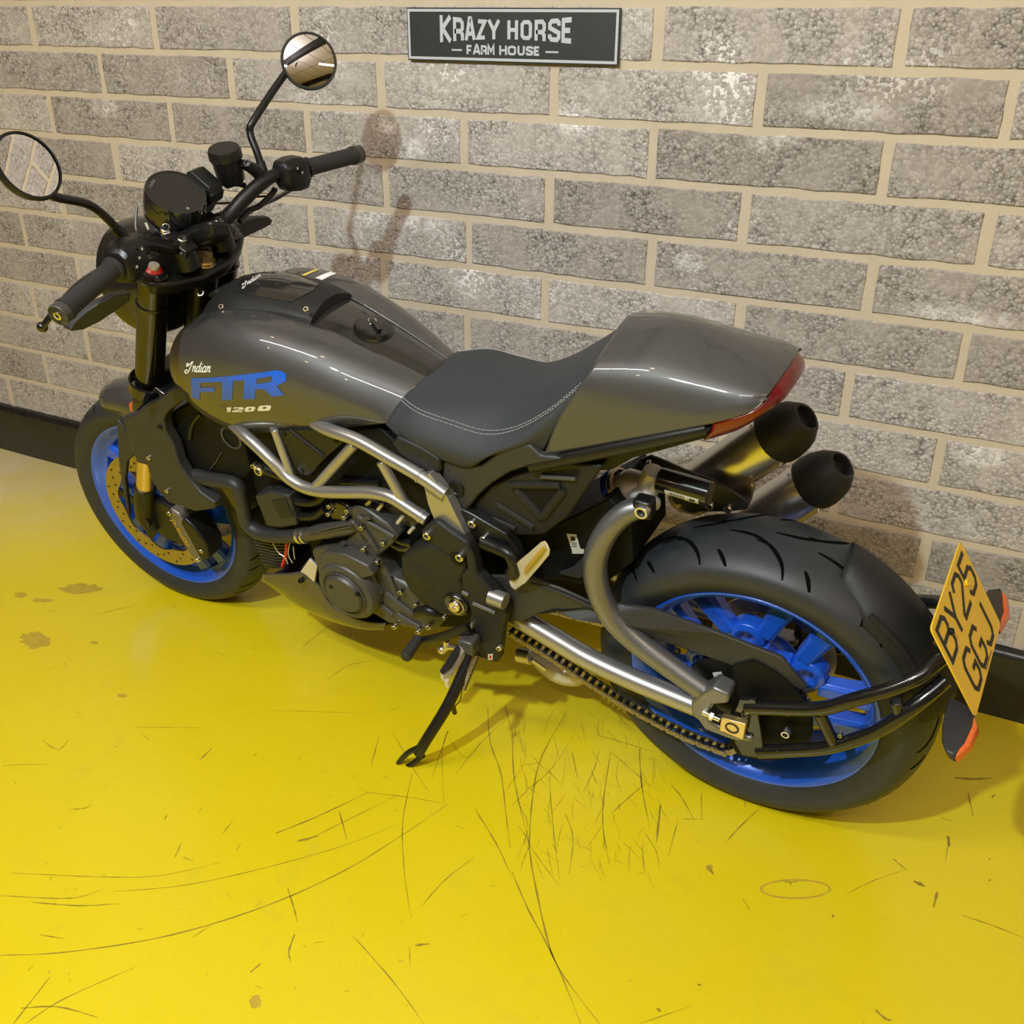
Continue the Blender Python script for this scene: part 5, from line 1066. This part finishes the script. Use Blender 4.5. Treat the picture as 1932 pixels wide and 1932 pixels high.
b = MB().prism(PT(11, [(600, 650), (645, 645), (655, 683), (612, 687)], .1475), (0, -.0006, 0)); b.prism(PT(11, [(618, 658), (638, 656), (642, 674), (622, 676)], .148), (0, -.0006, 0), 1); build('sticker', b, ['label', 'ink'], ha)
pu = V((0, -1, 0)); TLc, BLc = V((-.277, .114, .300)), V((-.363, .114, .149)); pv_ = (TLc-BLc).normalized(); pn_ = pu.cross(pv_).normalized()
if pn_.x > 0: pn_ = -pn_
W_, H_ = .228, .176; ctr = (TLc+BLc)/2; ctr = V((ctr.x, 0, ctr.z))
out = []
for cx, cy, a0 in ((W_/2-.008, H_/2-.008, 0), (-W_/2+.008, H_/2-.008, 90), (-W_/2+.008, -H_/2+.008, 180), (W_/2-.008, -H_/2+.008, 270)):
    for k in range(4): a = math.radians(a0+k*30); out.append(ctr+pu*(cx+.008*math.cos(a))+pv_*(cy+.008*math.sin(a)))
b = MB().prism(out, pn_*.0025); npl = build('number_plate', b, 'yellow', bike, label='yellow number plate with two lines of black characters')
b = MB()
def plate_txt(s_, v0, x0, cw_=.041, chh=.062, gap=.0125):
    for i, c in enumerate(s_):
        for cl, pts in GL[c]: stroke(b, [(x0+i*(cw_+gap)+p[0]*cw_, v0+p[1]*chh) for p in pts], .0082, ctr+pn_*.0026, pu, pv_, pn_*.0004, closed=bool(cl))
plate_txt('BY25', .012, -.100); plate_txt('GGJ', -.074, -.073)
build('lettering', b, 'ink', npl)
b = MB(); b.box(ctr+pn_*.0027+pu*.012-pv_*.0815, (.05, .0014, .0003), (pu, pv_, pn_)); build('maker_line', b, 'ink', npl)
bolt(npl, ctr+pn_*.003+pu*.062+pv_*.040, pn_, .006, .004, 'plate_screw', 'yellow'); bolt(npl, ctr+pn_*.003-pu*.062+pv_*.040, pn_, .006, .004, 'plate_screw', 'satin')
b = MB().box(ctr-pn_*.008+pv_*.01, (.14, .10, .010), (pu, pv_, pn_)); build('plate_carrier', b, 'satin', bike, bevel=.003)
def rear_ind(pts, ys):
    q = PT(12, pts, ys); b = MB().prism(q, (.006, 0, .016)); o_ = build('rear_indicator', b, 'shroud', bike, bevel=.005, seg=3); return o_, q
ri_, q = rear_ind([(630, 1260), (760, 1330), (812, 1400), (800, 1470), (740, 1600), (665, 1712), (605, 1665), (572, 1580), (575, 1480), (600, 1380)], [.085, .085, .10, .125, .165, .195, .19, .17, .145, .115])
b = MB().prism([q[2]+V((-.001, 0, 0)), q[3]+V((-.007, 0, 0)), q[4]+V((-.008, 0, 0)), q[5]+V((-.001, 0, 0)), q[4]+V((.004, 0, 0)), q[3]+V((.004, 0, 0))], (.006, 0, .014)); build('lens', b, 'orange', ri_, bevel=.003)
ri_, q = rear_ind([(860, 560), (915, 490), (1000, 478), (1018, 520), (1022, 640), (985, 770), (940, 700)], [-.10, -.14, -.185, -.19, -.17, -.11, -.10])
b = MB().prism([q[2]+V((-.001, 0, 0)), q[3]+V((-.007, 0, 0)), q[4]+V((-.008, 0, 0)), q[5]+V((-.001, 0, 0)), q[4]+V((.004, 0, 0)), q[3]+V((.004, 0, 0))], (.006, 0, .014)); build('lens', b, 'orange', ri_, bevel=.003)

# ---- lettering that follows the tank surface
def grid_bvh(gs_):
    vs = []; fs = []
    for g in gs_:
        o_ = len(vs); k = len(g[0]); vs += [p for r in g for p in r]
        fs += [(o_+i*k+j, o_+i*k+j+1, o_+(i+1)*k+j+1, o_+(i+1)*k+j) for i in range(len(g)-1) for j in range(k-1)]
    return BVHTree.FromPolygons(vs, fs)
LC = V(((CAM-AX0).dot(bf), (CAM-AX0).dot(bl), (CAM-AX0).dot(bu)))
def decal(name, loops, bvh, m, parent, off=.0007, cell=5.):
    """fill outlines (outer first, then holes), refine them and lay them on the surface"""
    bm = bmesh.new(); edges = []
    for lp_ in loops:
        pts = []
        for (x0, y0), (x1, y1) in zip(lp_, lp_[1:]+lp_[:1]):
            n = max(1, int(math.hypot(x1-x0, y1-y0)/cell)); pts += [(x0+(x1-x0)*i/n, y0+(y1-y0)*i/n) for i in range(n)]
        vs = [bm.verts.new((x, y, 0)) for x, y in pts]; edges += [bm.edges.new((a, c)) for a, c in zip(vs, vs[1:]+vs[:1])]
    bmesh.ops.triangle_fill(bm, use_beauty=True, edges=edges)
    for _ in range(3):
        le = [e for e in bm.edges if e.calc_length() > cell*1.6]
        if le: bmesh.ops.subdivide_edges(bm, edges=le, cuts=1); bmesh.ops.triangulate(bm, faces=bm.faces)
    bm.verts.ensure_lookup_table(); idx = {v_: i for i, v_ in enumerate(bm.verts)}; pos = []
    for v_ in bm.verts:
        r = ray(v_.co.x, v_.co.y); d = V((r.dot(bf), r.dot(bl), r.dot(bu))).normalized(); h = bvh.ray_cast(LC, d)
        if h[0] is None: pos.append(None); continue
        n = h[1] if h[1].dot(d) < 0 else -h[1]; pos.append(h[0]+n*off)
    b = MB(); keep = [i for i, p in enumerate(pos) if p is not None]; mp = {k: i for i, k in enumerate(keep)}
    fs = [tuple(mp[idx[v_]] for v_ in f.verts) for f in bm.faces if all(pos[idx[v_]] is not None for v_ in f.verts)]
    b.add([pos[k] for k in keep], fs); bm.free()
    return build(name, b, m, parent, sharp=180)
tb = grid_bvh([TG, TGR])
decal('model_lettering', [T('F', [(252, 345), (420, 345), (700, 330), (1000, 300), (1300, 265), (1530, 228), (1640, 248), (1690, 290), (1690, 380), (1660, 410), (1545, 465), (1660, 605), (1480, 630), (1345, 510), (1230, 520), (1215, 665), (1035, 668), (1060, 380), (890, 390), (870, 680), (715, 685), (720, 405), (390, 415), (385, 490), (605, 490), (600, 555), (385, 560), (380, 690), (262, 640), (255, 500)]),
    T('F', [(1250, 355), (1480, 318), (1475, 400), (1240, 440)])], tb, 'decal_blue', TANK[0])['label'] = 'large blue lettering on the tank side'
num = [[[(785, 795), (860, 785), (845, 860), (790, 862), (800, 812), (785, 815)]], [[(895, 790), (1030, 785), (1050, 800), (1045, 822), (930, 842), (1035, 838), (1030, 860), (870, 862), (880, 838), (990, 812), (960, 805), (890, 812)]],
 [[(1100, 782), (1200, 776), (1222, 788), (1222, 805), (1205, 840), (1185, 852), (1080, 858), (1060, 848), (1058, 830), (1075, 796)], [(1130, 805), (1165, 803), (1155, 830), (1120, 832)]],
 [[(1300, 764), (1440, 756), (1463, 768), (1463, 785), (1448, 828), (1425, 840), (1285, 848), (1260, 838), (1258, 820), (1278, 776)], [(1345, 785), (1395, 782), (1385, 810), (1335, 812)]]]
for lp_ in num: decal('number_lettering', [T('F', l_) for l_ in lp_], tb, 'white', TANK[0], cell=4)
wb = MB()
def hit(px, py, off=.0008):
    r = ray(px, py); d = V((r.dot(bf), r.dot(bl), r.dot(bu))).normalized(); h = tb.ray_cast(LC, d)
    if h[0] is None: return P(px, py, .165), V((0, 1, 0))
    n = h[1] if h[1].dot(d) < 0 else -h[1]; return h[0]+n*off, n
for s_ in wd_:
    Lf = []; Rt = []
    for i, p in enumerate(s_):
        a, c = s_[max(i-1, 0)], s_[min(i+1, len(s_)-1)]; t = V((c[0]-a[0], c[1]-a[1])).normalized() if c != a else V((1, 0)); n_ = V((-t.y, t.x))*.095
        for L2, q in ((Lf, (p[0]+n_.x, p[1]+n_.y)), (Rt, (p[0]-n_.x, p[1]-n_.y))):
            L2.append(hit(*T('F', [(165+q[0]*86+q[1]*18, 248+q[0]*2-q[1]*100)])[0])[0])
    k = len(Lf); wb.add(Lf+Rt, [(i, i+1, k+i+1, k+i) for i in range(k-1)])
build('script_lettering', wb, 'white', TANK[0], sharp=180)
cb = grid_bvh([gcov])
ip = decal('gloss_inset', [[(438, 551), (462, 520), (520, 511), (560, 520), (601, 536), (592, 548), (549, 571)]], cb, 'spine', tcov, off=.0012)
wb = MB(); tb_, tb = tb, cb
for s_ in wd_:
    Lf = []; Rt = []
    for i, p in enumerate(s_):
        a, c = s_[max(i-1, 0)], s_[min(i+1, len(s_)-1)]; t = V((c[0]-a[0], c[1]-a[1])).normalized() if c != a else V((1, 0)); n_ = V((-t.y, t.x))*.10
        for L2, q in ((Lf, (p[0]+n_.x, p[1]+n_.y)), (Rt, (p[0]-n_.x, p[1]-n_.y))):
            L2.append(hit(*T(4, [(478+q[0]*27-q[1]*2, 222-q[0]*17-q[1]*20)])[0], off=.0018)[0])
    k = len(Lf); wb.add(Lf+Rt, [(i, i+1, k+i+1, k+i) for i in range(k-1)])
build('inset_lettering', wb, 'label', tcov, sharp=180); tb = tb_
decal('warning_sticker', [T('K', [(560, 400), (760, 305), (1000, 215), (1300, 135), (1490, 180), (1200, 270), (1000, 345), (770, 465)])], tb, 'white', TANK[1], cell=3)
decal('yellow_sticker', [T('K', [(140, 315), (400, 200), (760, 70), (900, 70), (500, 220), (240, 335)])], tb, 'yellow_tag', TANK[1], cell=3)
